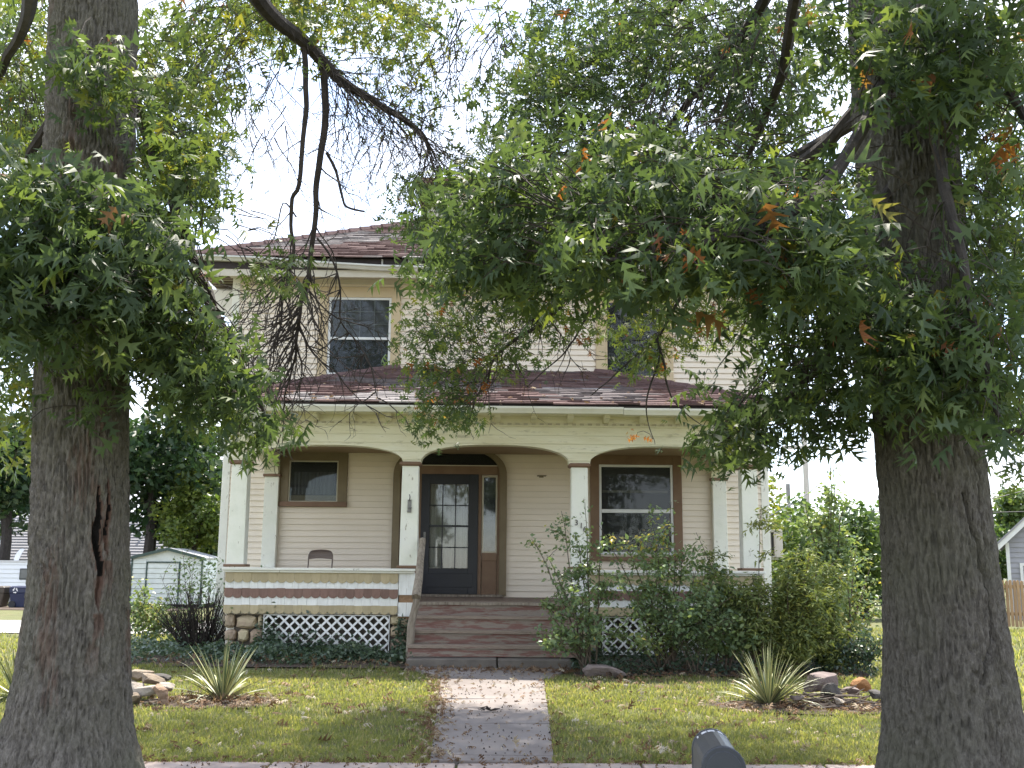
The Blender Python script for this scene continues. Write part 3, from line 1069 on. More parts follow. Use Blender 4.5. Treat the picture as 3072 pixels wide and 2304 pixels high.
def lattice(x0, x1, z0, z1, y):
    lt = rect_frame(MB(), x0, x1, z0, z1, .012, y + .012, y + .03).build('lattice_panel', LATT, house)
    sp, w = .1615, .042
    cnt = int((x1 - x0 + z1 - z0) / sp) + 2
    for dire in (1, -1):
        yy = y if dire > 0 else y + .007
        for k in range(-8, cnt):
            # centre line: x - dire*z = const
            c0 = (x0 + k * sp) if dire > 0 else (x0 + k * sp)
            if dire > 0:      # x = c0 + (z - z0)
                za, zb = max(z0, z0 + x0 - c0), min(z1, z0 + x1 - c0)
                if zb - za < .03:
                    continue
                A, B = (c0 + za - z0, za), (c0 + zb - z0, zb)
            else:             # x = c0 - (z - z0)
                za, zb = max(z0, z0 + c0 - x1), min(z1, z0 + c0 - x0)
                if zb - za < .03:
                    continue
                A, B = (c0 - (za - z0), za), (c0 - (zb - z0), zb)
            if random.random() < .03 and x0 < 0:
                B = (A[0] + (B[0] - A[0]) * .7, A[1] + (B[1] - A[1]) * .7)
            dx, dz = B[0] - A[0], B[1] - A[1]
            ln = math.hypot(dx, dz)
            nx_, nz_ = -dz / ln * w / 2, dx / ln * w / 2
            P4 = [(A[0] + nx_, A[1] + nz_), (A[0] - nx_, A[1] - nz_), (B[0] - nx_, B[1] - nz_), (B[0] + nx_, B[1] + nz_)]
            P4 = [(min(max(p, x0), x1), min(max(q, z0), z1)) for p, q in P4]
            mb = MB()
            mb.add([(p, yy, q) for p, q in P4] + [(p, yy + .006, q) for p, q in P4], [(0, 1, 2, 3), (7, 6, 5, 4), (0, 4, 5, 1), (1, 5, 6, 2), (2, 6, 7, 3), (3, 7, 4, 0)])
            mb.build('lattice_strip', LATT, lt)


lattice(-3.56, -1.62, .275, .845, FY + .03)
lattice(1.66, 3.56, .275, .845, FY + .03)

# --- steps
steps = MB()
for s in (-1.14, 1.12):
    steps.prism([(s, .15), (s + .05, .15), (s + .05, 1.0), (s, 1.0)], FY + .02, FY + .10)
steps = steps.build('porch_steps', GREYWOOD, house)
ST = [(16.24, 1.055, .865), (15.92, .862, .672), (15.64, .668, .482), (15.36, .474, .318)]   # front y, tread top, riser foot
xl, xr = -1.225, 1.20
for i, (yf, zt, zb) in enumerate(ST):
    d = (.3, .3, .3, .3)[i]
    a, b = xl - .012 * i, xr + .035 * (i > 0) + .015 * i
    tr = MB()
    n = 10
    for k in range(n):
        xa, xb = a + (b - a) * k / n, a + (b - a) * (k + 1) / n
        za, zb_ = .006 * noise.noise(Vector((xa * 2, i * 3.1, 0))), .006 * noise.noise(Vector((xb * 2, i * 3.1, 0)))
        tr.hexa([(xa, yf - .03, zt - .042 + za), (xb, yf - .03, zt - .042 + zb_), (xb, yf + d, zt - .04), (xa, yf + d, zt - .04), (xa, yf - .03, zt + za), (xb, yf - .03, zt + zb_), (xb, yf + d, zt), (xa, yf + d, zt)])
    tr.build('step_tread', TREADWOOD if i else GREYWOOD, steps)
    MB().box(a + .01, b - .01, yf, yf + .025, zb - .006, zt - .044).build('step_riser', STEPWOOD, steps, bevel=.003)
for s in (xl - .03, xr + .02):
    MB().hexa([(s, 15.4, .12), (s + .035, 15.4, .12), (s + .035, 16.3, .12), (s, 16.3, .12), (s, 15.4, .30), (s + .035, 15.4, .30), (s + .035, 16.3, .96), (s, 16.3, .96)]).build('stringer', STEPWOOD, steps)
cs = MB()
cs.hexa([(-1.24, 15.04, .02), (.045, 15.04, .02), (.04, 15.75, .02), (-1.24, 15.75, .02), (-1.24, 15.05, .300), (.025, 15.05, .308), (.03, 15.75, .308), (-1.24, 15.75, .305)])
cs.hexa([(.062, 15.045, .02), (1.1, 15.045, .02), (1.1, 15.75, .02), (.058, 15.75, .02), (.046, 15.055, .302), (1.1, 15.055, .295), (1.1, 15.75, .3), (.05, 15.75, .302)])
cs.build('concrete_step', DKCONC, house, bevel=.01)
# weathered post and hand rail at the left of the steps
rail = MB()
p = [W(885, 1413, 15.55), W(888, 1350, 15.55), W(901, 1294, 15.55)]
rail.tube([(p[0].x, 15.55, .16), (p[1].x, 15.55, p[1].z), (p[2].x, 15.55, p[2].z)], [.062, .058, .055], 6)
rail = rail.build('stair_post', GREYWOOD, house)
a, b = W(899, 1290, 15.5), W(913, 1166, 16.28)
MB().tube([a, a.lerp(b, .3) + Vector((.01, 0, .01)), a.lerp(b, .65), b], [.075, .066, .06, .056], 6).build('hand_rail', GREYWOOD, rail)
MB().box(-1.235, -1.205, FY - .02, FY + .01, 1.06, 1.42).box(-1.20, -1.185, FY - .02, FY + .01, 1.02, 1.28).build('broken_trim', WHITE, house)

# --- roofs with separate shingles


def shingle_verts(P, u0, u1, t0, t1, up, lift):
    """one shingle on the slope P(u, t); butt end at t0 lifted"""
    th = .024
    a, b, c, d = P(u0, t0), P(u1, t0), P(u1, t1), P(u0, t1)
    return [a + up * lift, b + up * lift, c, d, a + up * (lift + th), b + up * (lift + th), c + up * .006, d + up * .006]


def slope_shingles(el, er, tl, tr_, expo, width, wornfn, seed):
    rs = random.Random(seed)
    el, er, tl, tr_ = map(Vector, (el, er, tl, tr_))
    run = ((tl + tr_) / 2 - (el + er) / 2).length
    n = max(1, int(run / expo))
    up = (er - el).cross(tl - el).normalized()
    if up.z < 0:
        up = -up
    out = []
    for k in range(n):
        t0, t1 = k / n - .008, min(1, (k + 1.25) / n)

        def P(u, t):
            return (el * (1 - u) + er * u) * (1 - t) + (tl * (1 - u) + tr_ * u) * t
        L = (P(1, t0) - P(0, t0)).length
        m = max(1, round(L / width))
        off = rs.uniform(-.5, 0)
        for j in range(m + 1):
            u0, u1 = max(0, (j + off) / m), min(1, (j + 1 + off) / m)
            if u1 - u0 < .1 / m:
                continue
            c = P((u0 + u1) / 2, t0)
            out.append((k, shingle_verts(P, u0 + .004 / m, u1 - .004 / m, t0 + rs.uniform(-.05, .05) / n, t1, up, rs.uniform(.004, .022)), wornfn(c, rs), c))
    return out


def worn_glint_porch(c, rs):
    v = noise.noise(Vector((c.x * .55 + 3, c.y * .9, 1.7))) + rs.uniform(-.22, .22)
    if -3.3 < c.x < -1.2 and c.y < 16.35 + .25 * math.sin(c.x * 3) and rs.random() < .85:  # lower-left sun glint put into pale shingles, along with lost granules
        return 3
    if .6 < c.x < 2.4 and 16.0 < c.y < 17.0 and v > -.25:
        return 2 if rs.random() < .75 else 3
    if v > .36:
        return 2
    return 1 if rs.random() < .38 else 0


def worn_main(c, rs):
    v = noise.noise(Vector((c.x * .45 + 9, c.y * .8, 4.7))) + rs.uniform(-.15, .15)
    if v > .22:
        return 3 if rs.random() < .5 else 2
    return 1 if rs.random() < .2 else 0


T0 = (-1.85, WY - .03, 5.20)
T1 = (1.85, WY - .03, 5.16)
E0, E1 = (-4.68, EY - .04, EZ + .02), (4.66, EY - .04, EZ)
pr = MB()
pr.add([E0, E1, T1, T0], [(0, 1, 2, 3)])
pr.add([E0, T0, (-4.68, WY - .03, EZ)], [(0, 1, 2)])
pr.add([E1, (4.66, WY - .03, EZ), T1], [(0, 1, 2)])
pr = pr.build('porch_roof', ROOFDK, house)
MB().box(-4.67, 4.65, EY - .03, EY + .03, EZ - .06, EZ + .012).build('roof_edge', ROOFDK, pr)
allsh = slope_shingles(E0, E1, T0, T1, .142, .34, worn_glint_porch, 3)
for k, vs_, mi_, c in allsh[:300]:
    MB().hexa(vs_).build('shingle', SH[mi_], pr)
rest = allsh[300:]
rest += slope_shingles((-4.68, WY - .03, EZ), E0, (-1.85, WY - .03, 5.2), (-1.86, WY - .04, 5.2), .15, .34, worn_glint_porch, 5)
rest += slope_shingles(E1, (4.66, WY - .03, EZ), (1.86, WY - .04, 5.16), (1.85, WY - .03, 5.16), .15, .34, worn_glint_porch, 6)


def stuff_shingles(lst, parent):
    mb = MB()
    for k, vs_, mi_, c in lst:
        mb.cur = mi_
        mb.hexa(vs_)
    o = mb.build('shingle_field', SH, parent)
    o['kind'] = 'stuff'


stuff_shingles(rest, pr)
for A, B in ((E0, T0), (E1, T1)):
    cap_ = MB()
    A, B = Vector(A), Vector(B)
    for k in range(12):
        a, b = A.lerp(B, k / 12), A.lerp(B, (k + 1.1) / 12)
        cap_.tube([a + Vector((0, 0, .03)), b + Vector((0, 0, .015))], [.07, .06], 5)
    cap_.build('hip_cap', SH[1], pr)

OV = .56
EX, EY2, EZ2 = HW + .6, WY - OV, 7.16
yb = 29.3
AP0, AP1 = (-.35, 23.9, 10.0), (.35, 23.9, 10.0)
c4 = [(-EX, EY2, EZ2), (EX, EY2, EZ2), (EX, yb, EZ2), (-EX, yb, EZ2)]
mr_ = MB()
mr_.add(c4 + [AP0, AP1], [(0, 1, 5, 4), (1, 2, 5), (2, 3, 4, 5), (3, 0, 4)])
mr_ = mr_.build('main_roof', ROOFDK, house)
lst = slope_shingles(c4[0], c4[1], AP0, AP1, .15, .36, worn_main, 8)
lst += slope_shingles(c4[3], c4[0], AP0, (-.36, 23.9, 10.0), .2, .5, worn_main, 9)
lst += slope_shingles(c4[1], c4[2], AP1, (.36, 23.9, 10.0), .2, .5, worn_main, 10)
lst = [q for q in lst if not (abs(q[3].x) < 1.42 and 20.4 < q[3].y < 22.6)]
stuff_shingles(lst, mr_)
for A, B in ((c4[0], AP0), (c4[1], AP1)):
    cap_ = MB()
    A, B = Vector(A), Vector(B)
    for k in range(26):
        cap_.tube([A.lerp(B, k / 26) + Vector((0, 0, .03)), A.lerp(B, (k + 1.1) / 26) + Vector((0, 0, .015))], [.08, .07], 5)
    cap_.build('hip_cap', SH[0], mr_)
# eaves: near-black board paints the gap's shade, pale rafter tails above a sagging gutter
MB().box(-EX + .03, EX - .03, EY2 + .05, EY2 + .09, 6.93, EZ2 - .01).build('fascia_board', ROOFDK, mr_)
rt = MB().box(-.016, .016, -.02, .0, 0, .13).mesh('rafter_tail', M('pale_rafter_tail', [(.30, .28, .25), (.42, .40, .37)], rv=.15))
for k in range(17):
    if random.random() < .8:
        link('rafter_tail', rt, mr_, (-4.2 + k * .52 + random.uniform(-.05, .05), EY2 + .05, EZ2 - .15))
GPX = [(-EX, 7.165), (-4.4, 7.135), (-3.2, 7.055), (-2.2, 7.005), (-1.3, 6.99), (-.4, 7.03), (1.5, 7.06), (EX, 7.06)]
pf = [(.07, -.09), (-.02, -.09), (-.05, -.05), (-.08, -.03), (-.08, 0), (-.068, 0), (-.066, -.03), (.05, -.03), (.07, -.02)]
gm = MB()
k = len(pf)
for (xa, za), (xb, zb) in zip(GPX[:-1], GPX[1:]):
    gm.add([(xa, EY2 + a, za + b) for a, b in pf] + [(xb, EY2 + a, zb + b) for a, b in pf], [(i, (i + 1) % k, (i + 1) % k + k, i + k) for i in range(k)])
gm.build('sagging_gutter', GUTTER, mr_)
sf = MB()
sf.box(-HW - .05, EX - .06, EY2 + .09, WY - .03, 6.885, 6.91)
sf.box(-EX + .02, EX - .02, EY2 + .06, EY2 + .085, 6.80, 6.93)
sf.build('eave_soffit', SOFFIT, house)
MB().box(-HW + .13, HW - .13, WY - .04, WY - .002, 6.80, 6.885).build('frieze_board', SOFFIT, house)
ob = MB()
# open side eave: old boards with pale lath lines between, a slipped soffit panel under it
k = 0
y_ = WY - .02
while y_ < 22.5:
    MB().box(-EX + .05, -HW - .005, y_, y_ + .17, 6.90 + .004 * (k % 2), 6.925).build('eave_board', OLDBOARD, mr_)
    MB().box(-EX + .05, -HW - .005, y_ + .172, y_ + .196, 6.893, 6.91).build('eave_lath', SOFFIT, mr_)
    y_ += .2
    k += 1
MB().hexa([(-5.50, 19.3, 6.55), (-HW - .01, 18.9, 6.05), (-HW - .01, 20.6, 6.05), (-5.50, 20.6, 6.55), (-5.50, 19.3, 6.80), (-HW - .01, 18.9, 6.68), (-HW - .01, 20.6, 6.68), (-5.50, 20.6, 6.80)]).build('slipped_soffit_panel', SOFFIT, mr_)
# dormer
dw = MB().box(-1.47, 1.47, 20.5, 22.8, 8.2, 9.36).build('dormer', M('dormer_paint', [(.50, .47, .40), (.60, .57, .50)], scale=3, rough=.7), mr_)
de = [(-1.72, 20.22, 9.42), (1.72, 20.22, 9.42), (1.72, 24.2, 9.42), (-1.72, 24.2, 9.42)]
da, db = (0, 22.0, 10.22), (0, 23.6, 10.22)
MB().add(de + [da, db], [(0, 1, 4), (1, 2, 5, 4), (3, 0, 4, 5), (0, 3, 2, 1)]).build('dormer_roof', SH[1], mr_)
MB().box(-1.73, 1.73, 20.2, 20.23, 9.36, 9.46).box(-1.73, -1.70, 20.23, 22.5, 9.36, 9.46).box(1.70, 1.73, 20.23, 22.5, 9.36, 9.46).build('dormer_fascia', BROWN, mr_)
rect_frame(MB(), -.75, .75, 8.7, 9.3, .08, 20.46, 20.51).build('dormer_window', UTAN, mr_)
MB().box(-.67, .67, 20.485, 20.49, 8.78, 9.22).build('dormer_pane', ROOM, mr_)
# old bracket stub left on the siding
sb = MB().box(.78, .86, WY - .05, WY - .016, 3.20, 3.225)
sb.hexa([(.74, WY - .04, 3.222), (.90, WY - .04, 3.222), (.90, WY - .016, 3.222), (.74, WY - .016, 3.222), (.75, WY - .06, 3.24), (.92, WY - .06, 3.24), (.92, WY - .016, 3.245), (.75, WY - .016, 3.245)])
sb.build('wall_bracket', OLIVE, house)
# window air conditioner on the right flank
q0, q1 = W(1656, 1206, 20.2), W(1690, 1144, 20.2)
ac = thing('air_conditioner', 'beige window air conditioner sticking out of the right side of the house', 'air conditioner', (q0.x, 20.3, q0.z))
xa, xb, za, zb = HW - .01, q1.x, q0.z, q1.z
ACM = M('beige_metal_casing', [(.48, .45, .40), (.56, .53, .48)], scale=4, rough=.5)
rect_frame(MB(), xa, xb - .14, za + .02, zb, .025, 20.2, 20.7, wt=.05).box(xb - .14, xb, 20.2, 20.7, za + .02, zb).build('casing', ACM, ac, bevel=.008)
gr = MB().box(xa + .02, xb - .16, 20.26, 20.28, za + .05, zb - .06)  # dark panel stands in for the shaded opening behind the grille
gr.build('dark_opening_panel', ROOM, ac)
gr = MB()
for k in range(9):
    xx = xa + .04 + k * (xb - xa - .22) / 9
    gr.box(xx, xx + .006, 20.235, 20.25, za + .05, zb - .06)
gr.box(xa + .10, xa + .118, 20.215, 20.232, za + .05, zb - .05)
gr.build('grille', ACM, ac)
MB().box(xa - .0, xb - .1, 20.18, 20.72, za - .03, za + .018).build('support_shelf', M('mossy_shelf', [(.20, .21, .13), (.28, .29, .2)]), ac)

# ------------------------------------------------------------------ pin oaks
BARK = None


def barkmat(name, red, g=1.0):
    m = bpy.data.materials.new(name)
    m.use_nodes = True
    nt = m.node_tree
    N, L = nt.nodes, nt.links
    b = N['Principled BSDF']
    geo = N.new('ShaderNodeNewGeometry')
    mp_ = N.new('ShaderNodeMapping')
    mp_.inputs['Scale'].default_value = (1, 1, .42)
    L.new(geo.outputs['Position'], mp_.inputs['Vector'])
    n1 = N.new('ShaderNodeTexNoise')
    n1.inputs['Scale'].default_value = 60
    n1.inputs['Detail'].default_value = 7
    n1.inputs['Roughness'].default_value = .7
    L.new(mp_.outputs[0], n1.inputs['Vector'])
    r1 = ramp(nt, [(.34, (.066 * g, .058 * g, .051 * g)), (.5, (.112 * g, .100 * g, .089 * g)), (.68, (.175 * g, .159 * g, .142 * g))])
    L.new(n1.outputs['Fac'], r1.inputs['Fac'])
    n2 = N.new('ShaderNodeTexNoise')
    n2.inputs['Scale'].default_value = 1.6
    n2.inputs['Detail'].default_value = 4
    L.new(geo.outputs['Position'], n2.inputs['Vector'])
    r2 = ramp(nt, [(.42, (0, 0, 0)), (.66, (.55, .55, .55))])
    L.new(n2.outputs['Fac'], r2.inputs['Fac'])
    mx = N.new('ShaderNodeMix')
    mx.data_type = 'RGBA'
    L.new(r2.outputs[0], mx.inputs[0])
    L.new(r1.outputs[0], mx.inputs[6])
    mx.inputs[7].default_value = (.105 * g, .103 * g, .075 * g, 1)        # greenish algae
    at = N.new('ShaderNodeAttribute')
    at.attribute_name = 'tint'
    r3 = ramp(nt, [(0, (0, 0, 0)), (.5, (1, 1, 1))])
    L.new(at.outputs['Fac'], r3.inputs['Fac'])
    mx2 = N.new('ShaderNodeMix')
    mx2.data_type = 'RGBA'
    L.new(r3.outputs[0], mx2.inputs[0])
    L.new(mx.outputs[2], mx2.inputs[6])
    mx2.inputs[7].default_value = (*red, 1)
    r4 = ramp(nt, [(.6, (0, 0, 0)), (.9, (1, 1, 1))])
    L.new(at.outputs['Fac'], r4.inputs['Fac'])
    mx3 = N.new('ShaderNodeMix')
    mx3.data_type = 'RGBA'
    L.new(r4.outputs[0], mx3.inputs[0])
    L.new(mx2.outputs[2], mx3.inputs[6])
    mx3.inputs[7].default_value = (.012, .010, .009, 1)      # charred split
    L.new(mx3.outputs[2], b.inputs['Base Color'])
    b.inputs['Roughness'].default_value = .92
    b.inputs['Specular IOR Level'].default_value = .2
    bn = N.new('ShaderNodeTexNoise')
    bn.inputs['Scale'].default_value = 60
    bn.inputs['Detail'].default_value = 5
    L.new(mp_.outputs[0], bn.inputs['Vector'])
    bp = N.new('ShaderNodeBump')
    bp.inputs['Strength'].default_value = .9
    bp.inputs['Distance'].default_value = .02
    L.new(bn.outputs['Fac'], bp.inputs['Height'])
    L.new(bp.outputs[0], b.inputs['Normal'])
    return m


BARK = barkmat('street_lit_oak_bark', (.125, .075, .058), 1.2)  # street-side light put into the bark colour: lighter than the right oak's
BARKR = barkmat('dark_oak_bark', (.10, .07, .05), .95)
TWIG = M('dark_twig_bark', [(.030, .024, .021), (.065, .052, .045)], scale=9, rough=.9, bump=.2)
LIMB = M('dark_limb_bark', [(.026, .022, .020), (.058, .049, .044)], scale=14, rough=.92, bump=.5, bscale=60, stretch=(1, 1, .5))


def trunk_mesh(cx, cy, prof, lean, seed, bark, scar=None, crack=None, knots=()):
    """prof: (z, radius); lean(z) -> x offset; ridged bark, root flare"""
    zs = np.concatenate([np.arange(-.1, 5.9, .0145), np.arange(5.9, 12.2, .15)])
    nseg = 256
    pz, pr_ = zip(*prof)
    V, T = [], []
    for z in zs:
        r = float(np.interp(z, pz, pr_))
        ox = lean(z)
        for k in range(nseg):
            a = 2 * math.pi * k / nseg
            ca, sa = math.cos(a), math.sin(a)
            fl = max(0, .75 - z)
            lobes = 1 + .16 * fl * math.sin(a * 5 + seed) + .10 * fl * math.sin(a * 3 + seed * 2.1)
            p = Vector((ca * 16 + seed * 5, sa * 16, z * 4.4))
            w = noise.noise(Vector((ca * 2.2 + seed, sa * 2.2, z * 1.1)))
            n1 = noise.noise(p + Vector((w * 1.6, w * 1.6, w)))
            n2 = noise.noise(Vector((ca * 27 + seed, sa * 27, z * 9 + w * 2)))
            n3 = noise.noise(Vector((ca * 1.3 + seed, sa * 1.3, z * .5)))
            d = -.026 * max(0, 1 - abs(n1) * 4.2) - .012 * max(0, 1 - abs(n2) * 3.2) + .035 * n3 + .006 * n2
            t = 0
            red = noise.noise(Vector((ca * 1.6 + seed * 2, sa * 1.6, z * 1.3))) + .30 * n2
            if scar and red > .30 and sa < .3:
                t = min(.30, (red - .30) * 1.6)
            if scar:
                for (a0, z0, z1, hw) in scar:
                    da = (a - (a0 + .05 * math.sin(z * 6) + .03 * math.sin(z * 17)) + math.pi) % (2 * math.pi) - math.pi
                    q = (z - z0) / (z1 - z0)
                    if 0 < q < 1:
                        ww = hw * math.sin(math.pi * min(1, q * 1.15) ** .7 if q < .87 else math.pi) + .0001
                        ww = hw * (1 - abs(2 * q - 1) ** 2.5)
                        if abs(da) < ww:
                            d -= .05 * (1 - (da / ww) ** 2)
                            t = 1.0 if q > .28 else max(t, .5)
                        elif abs(da) < ww * 2.2 and n2 > -.2:
                            t = max(t, .42 * (1 - (abs(da) - ww) / (1.2 * ww)))
                    elif -.5 < q <= 0 and abs(da) < hw * 1.4 and n2 > -.25:
                        t = max(t, .4 * (1 + q * 2))
            if crack:
                for (pts, hw) in crack:
                    zz = [p_[1] for p_ in pts]
                    if zz[0] < z < zz[-1]:
                        a0 = float(np.interp(z, zz, [p_[0] for p_ in pts])) + .035 * noise.noise(Vector((z * 7, seed, 2)))
                        da = (a - a0 + math.pi) % (2 * math.pi) - math.pi
                        if abs(da) < hw:
                            d -= .07 * (1 - abs(da) / hw)
            for (a0, z0, rr, h) in knots:
                da = ((a - a0 + math.pi) % (2 * math.pi) - math.pi) * r
                q = math.hypot(da, z - z0) / rr
                if q < 1.6:
                    d += h * math.exp(-((q - .8) / .3) ** 2) - h * .9 * math.exp(-(q / .5) ** 2)
            rr_ = r * lobes + d
            V.append((cx + ox + rr_ * ca, cy + rr_ * sa, z))
            T.append(t)
    F = []
    nz = len(zs)
    ks = np.arange(nseg)
    k2 = (ks + 1) % nseg
    for j in range(nz - 1):
        F.append(np.stack([j * nseg + ks, j * nseg + k2, (j + 1) * nseg + k2, (j + 1) * nseg + ks], 1))
    return mesh_np('trunk', V, np.concatenate(F), bark, tint=T, smooth=True)


def wob(p, amp, f=1.0):
    return Vector((noise.noise(p * f) * amp, noise.noise(p * f + Vector((7, 3, 1))) * amp, noise.noise(p * f + Vector((2, 9, 5))) * amp))


def smooth_path(pts, n=5, jit=0.0):
    pts = [Vector(p) for p in pts]
    out = []
    for i in range(len(pts) - 1):
        p0, p1, p2, p3 = pts[max(0, i - 1)], pts[i], pts[i + 1], pts[min(len(pts) - 1, i + 2)]
        for k in range(n):
            t = k / n
            q = .5 * ((2 * p1) + (p2 - p0) * t + (2 * p0 - 5 * p1 + 4 * p2 - p3) * t * t + (3 * p1 - p0 - 3 * p2 + p3) * t ** 3)
            out.append(q + (wob(q, jit, 3.0) if jit else Vector()))
    out.append(pts[-1])
    return out


def limb(mb, px, r0, r1, n=5, jit=.03, sides=7):
    """branch through photo points (x, y, depth), tapering r0 -> r1; returns the curve"""
    pts = smooth_path([W(*p) if not isinstance(p, Vector) else p for p in px], n, jit)
    k = len(pts)
    mb.tube(pts, [r0 + (r1 - r0) * i / (k - 1) for i in range(k)], sides)
    return pts


def twig(mb, p, d, ln, r, lvl, droop=.25, kink=.35, rs=random):
    """bare twig with side twigs"""
    seg = max(3, int(ln / .11))
    pts = [Vector(p)]
    d = Vector(d).normalized()
    for i in range(seg):
        d = (d + Vector((rs.uniform(-1, 1), rs.uniform(-1, 1), rs.uniform(-1, 1))) * kink * .5 + Vector((0, 0, -droop * .3))).normalized()
        pts.append(pts[-1] + d * ln / seg)
        if lvl > 0 and i > 0 and rs.random() < .72:
            side = d.cross(Vector((rs.uniform(-1, 1), rs.uniform(-1, 1), rs.uniform(-1, 1)))).normalized()
            twig(mb, pts[-1], d * .75 + side * .8, ln * rs.uniform(.28, .6) * (1 - .3 * i / seg), r * .62, lvl - 1, droop, kink, rs)
    mb.tube(pts, [r * (1 - .72 * i / seg) for i in range(seg + 1)], 3 if r < .006 else 4, cap=False)


class Crown:
    """leaf clusters and their twigs for one oak"""

    def __init__(self, anchors):
        self.P, self.T, self.S = [], [], []
        self.tw = MB()
        self.anch = anchors          # list of Vectors on limbs

    def add_clusters(self, pos, leaves, spread, size, tint, brown=.006, hang=True, leg=True):
        for p in pos:
            n = max(3, int(rng.normal(leaves * 1.15, leaves * .3)))
            off = rng.normal(size=(n, 3)) * np.array([spread, spread, spread * .75])
            self.P.append(np.array(p) + off)
            base = tint + rng.normal() * .12
            t = np.clip(base + rng.normal(size=n) * .13, 0, .90)
            if rng.random() < brown:
                t = rng.uniform(.94, 1.0, n)
            elif rng.random() < .03:
                t[0] = rng.uniform(.93, .99)
            self.T.append(t)
            self.S.append(np.clip(rng.normal(size * 1.0, size * .3, n), size * .4, size * 1.7))
            if leg:
                p = Vector(p)
                best = min(random.sample(self.anch, min(60, len(self.anch))), key=lambda q: (q - p).length + max(0, p.z - q.z) * .6)
                v = best - p
                ln = min(v.length, random.uniform(.25, .75))
                e = p + v.normalized() * ln + Vector((0, 0, .12 * ln))
                pts = [p + Vector((0, 0, -.05))]
                for u in (.3, .55, .8, 1):
                    q = p.lerp(e, u) + Vector((0, 0, .16 * ln * math.sin(math.pi * u)))
                    pts.append(q + wob(q, .05, 3.5))
                self.tw.tube(pts, [.0022, .0032, .0042, .005, .006], 3, cap=False)

    def finish(self, tree, nsingle=300):
        P, T, Z = np.concatenate(self.P), np.concatenate(self.T), np.concatenate(self.S)
        # keep leaves out of the camera's way and off the walls
        ok = (P[:, 1] > 2.0) & ((P[:, 1] > 3.2) | (P[:, 2] > 4.6)) & (P[:, 1] < 18.2) & (P[:, 2] > .8)
        P, T, Z = P[ok], T[ok], Z[ok]
        fr = leaf_frames(len(P), down=.5, up=.9, wild=.8)
        # the leaves that show largest stand alone
        dirv = np.array([math.sin(R(YAW)) * math.cos(R(PITCH)), math.cos(R(YAW)) * math.cos(R(PITCH)), math.sin(R(PITCH))])
        q = P - np.array([0, 0, EYE])
        dep = q @ dirv
        lat = np.linalg.norm(q - dep[:, None] * dirv, axis=1) / dep
        face = np.abs(np.sum(fr[2] * unit(q), axis=1))
        score = Z / dep * (.4 + face) * (lat < .60)
        order = np.argsort(-score)
        one, rest = order[:nsingle], order[nsingle:]
        Vs, Fs, Ts, n0 = [], [], [], 0
        for q_ in range(4):
            r4 = rest[q_::4]
            V, F = leaf_array(OAKS[q_], P[r4], Z[r4], tuple(a[r4] for a in fr))
            Vs.append(V)
            Fs.append(F + n0)
            n0 += len(V)
            Ts.append(np.repeat(T[r4], len(OAK[0])))
        f = link('foliage', mesh_np('foliage', np.concatenate(Vs), np.concatenate(Fs), LEAF, np.concatenate(Ts)), tree)
        f['kind'] = 'stuff'
        mes = [mesh_np('leaf', a_[0], a_[1], LEAF1) for a_ in OAKS]
        for i in one:
            o = bpy.data.objects.new('leaf', mes[i % 4])
            C.objects.link(o)
            x, y, z = (Vector(a[i]) for a in fr)
            m3 = Matrix((x, y, z)).transposed().to_4x4()
            o.matrix_basis = Matrix.Translation(Vector(P[i])) @ m3 @ Matrix.Scale(float(Z[i]), 4)
            o.parent = tree
            o.matrix_parent_inverse = Matrix.Translation(-Vector(tree.location))
        t = self.tw.build('twigs', TWIG, tree)
        t['kind'] = 'stuff'
        return len(P)


def ell(cx, cy, rx, ry, y0, y1, n, rot=0.0):
    """n points through an ellipse of the view with depths y0..y1"""
    out = []
    c, s_ = math.cos(R(rot)), math.sin(R(rot))
    for _ in range(n):
        a, r = random.uniform(0, 2 * math.pi), math.sqrt(random.random())
        u, v = r * math.cos(a) * rx, r * math.sin(a) * ry
        out.append(W(cx + u * c - v * s_, cy + u * s_ + v * c, random.uniform(y0, y1)))
    return out


# crown above the frame, filled with added leaf clusters that shape the lawn's shade
cot = 1 / math.tan(R(SUN_EL))


def overhead(add, x0, n):
    """upper crown plus unseen clusters added to shade the lawn, gap shaped for sun"""
    sx_, sy_ = cot * math.sin(R(SUN_AZ)), cot * math.cos(R(SUN_AZ))
    k_ = 0
    while k_ < n:
        if random.random() < .6:
            gx, gy = (random.uniform(-1.6, .75) if random.random() < .34 else x0 * .9 + random.gauss(0, 2.5)), random.uniform(8.6, 14.9)
            zm = (1.6 + .63 * gy) / (1 - .63 * sy_)
            z = max(7.5, zm) + random.uniform(.1, 3.2)
            x, y = gx + z * sx_, gy + z * sy_
        else:
            a = random.uniform(0, 2 * math.pi)
            r_ = 1.0 + 6.6 * math.sqrt(random.random())
            x, y, z = x0 + r_ * math.cos(a) * .95, 9.6 + r_ * math.sin(a), random.uniform(7.2, 14.2) - .10 * r_
            gx, gy = x - z * sx_, y - z * sy_
        k_ += 1
        if (z - 1.6) / max(y, .1) < .63 or y < 4.5 or y > 18.1 or (y < 10.5 and random.random() < .7):
            continue
        if ((gx - 1.9) / 1.25) ** 2 + ((gy - 11.7) / .95) ** 2 < 1 or ((gx - 3.0) / 1.5) ** 2 + ((gy - 10.0) / .8) ** 2 < 1 and random.random() < .7:
            continue
        add([(x, y, z)], 10, .28, .155, .5, leg=True)


def over_trunk(add, x0, n):
    """unseen leaf clusters added on the street side to shade the upper trunk"""
    for _ in range(n):
        y = random.uniform(2.6, 6.6)
        z = 1.6 + .67 * y + random.uniform(.15, 3.2)
        add([(x0 + random.gauss(0, 1.35), y, z)], 10, .22, .13, .42)


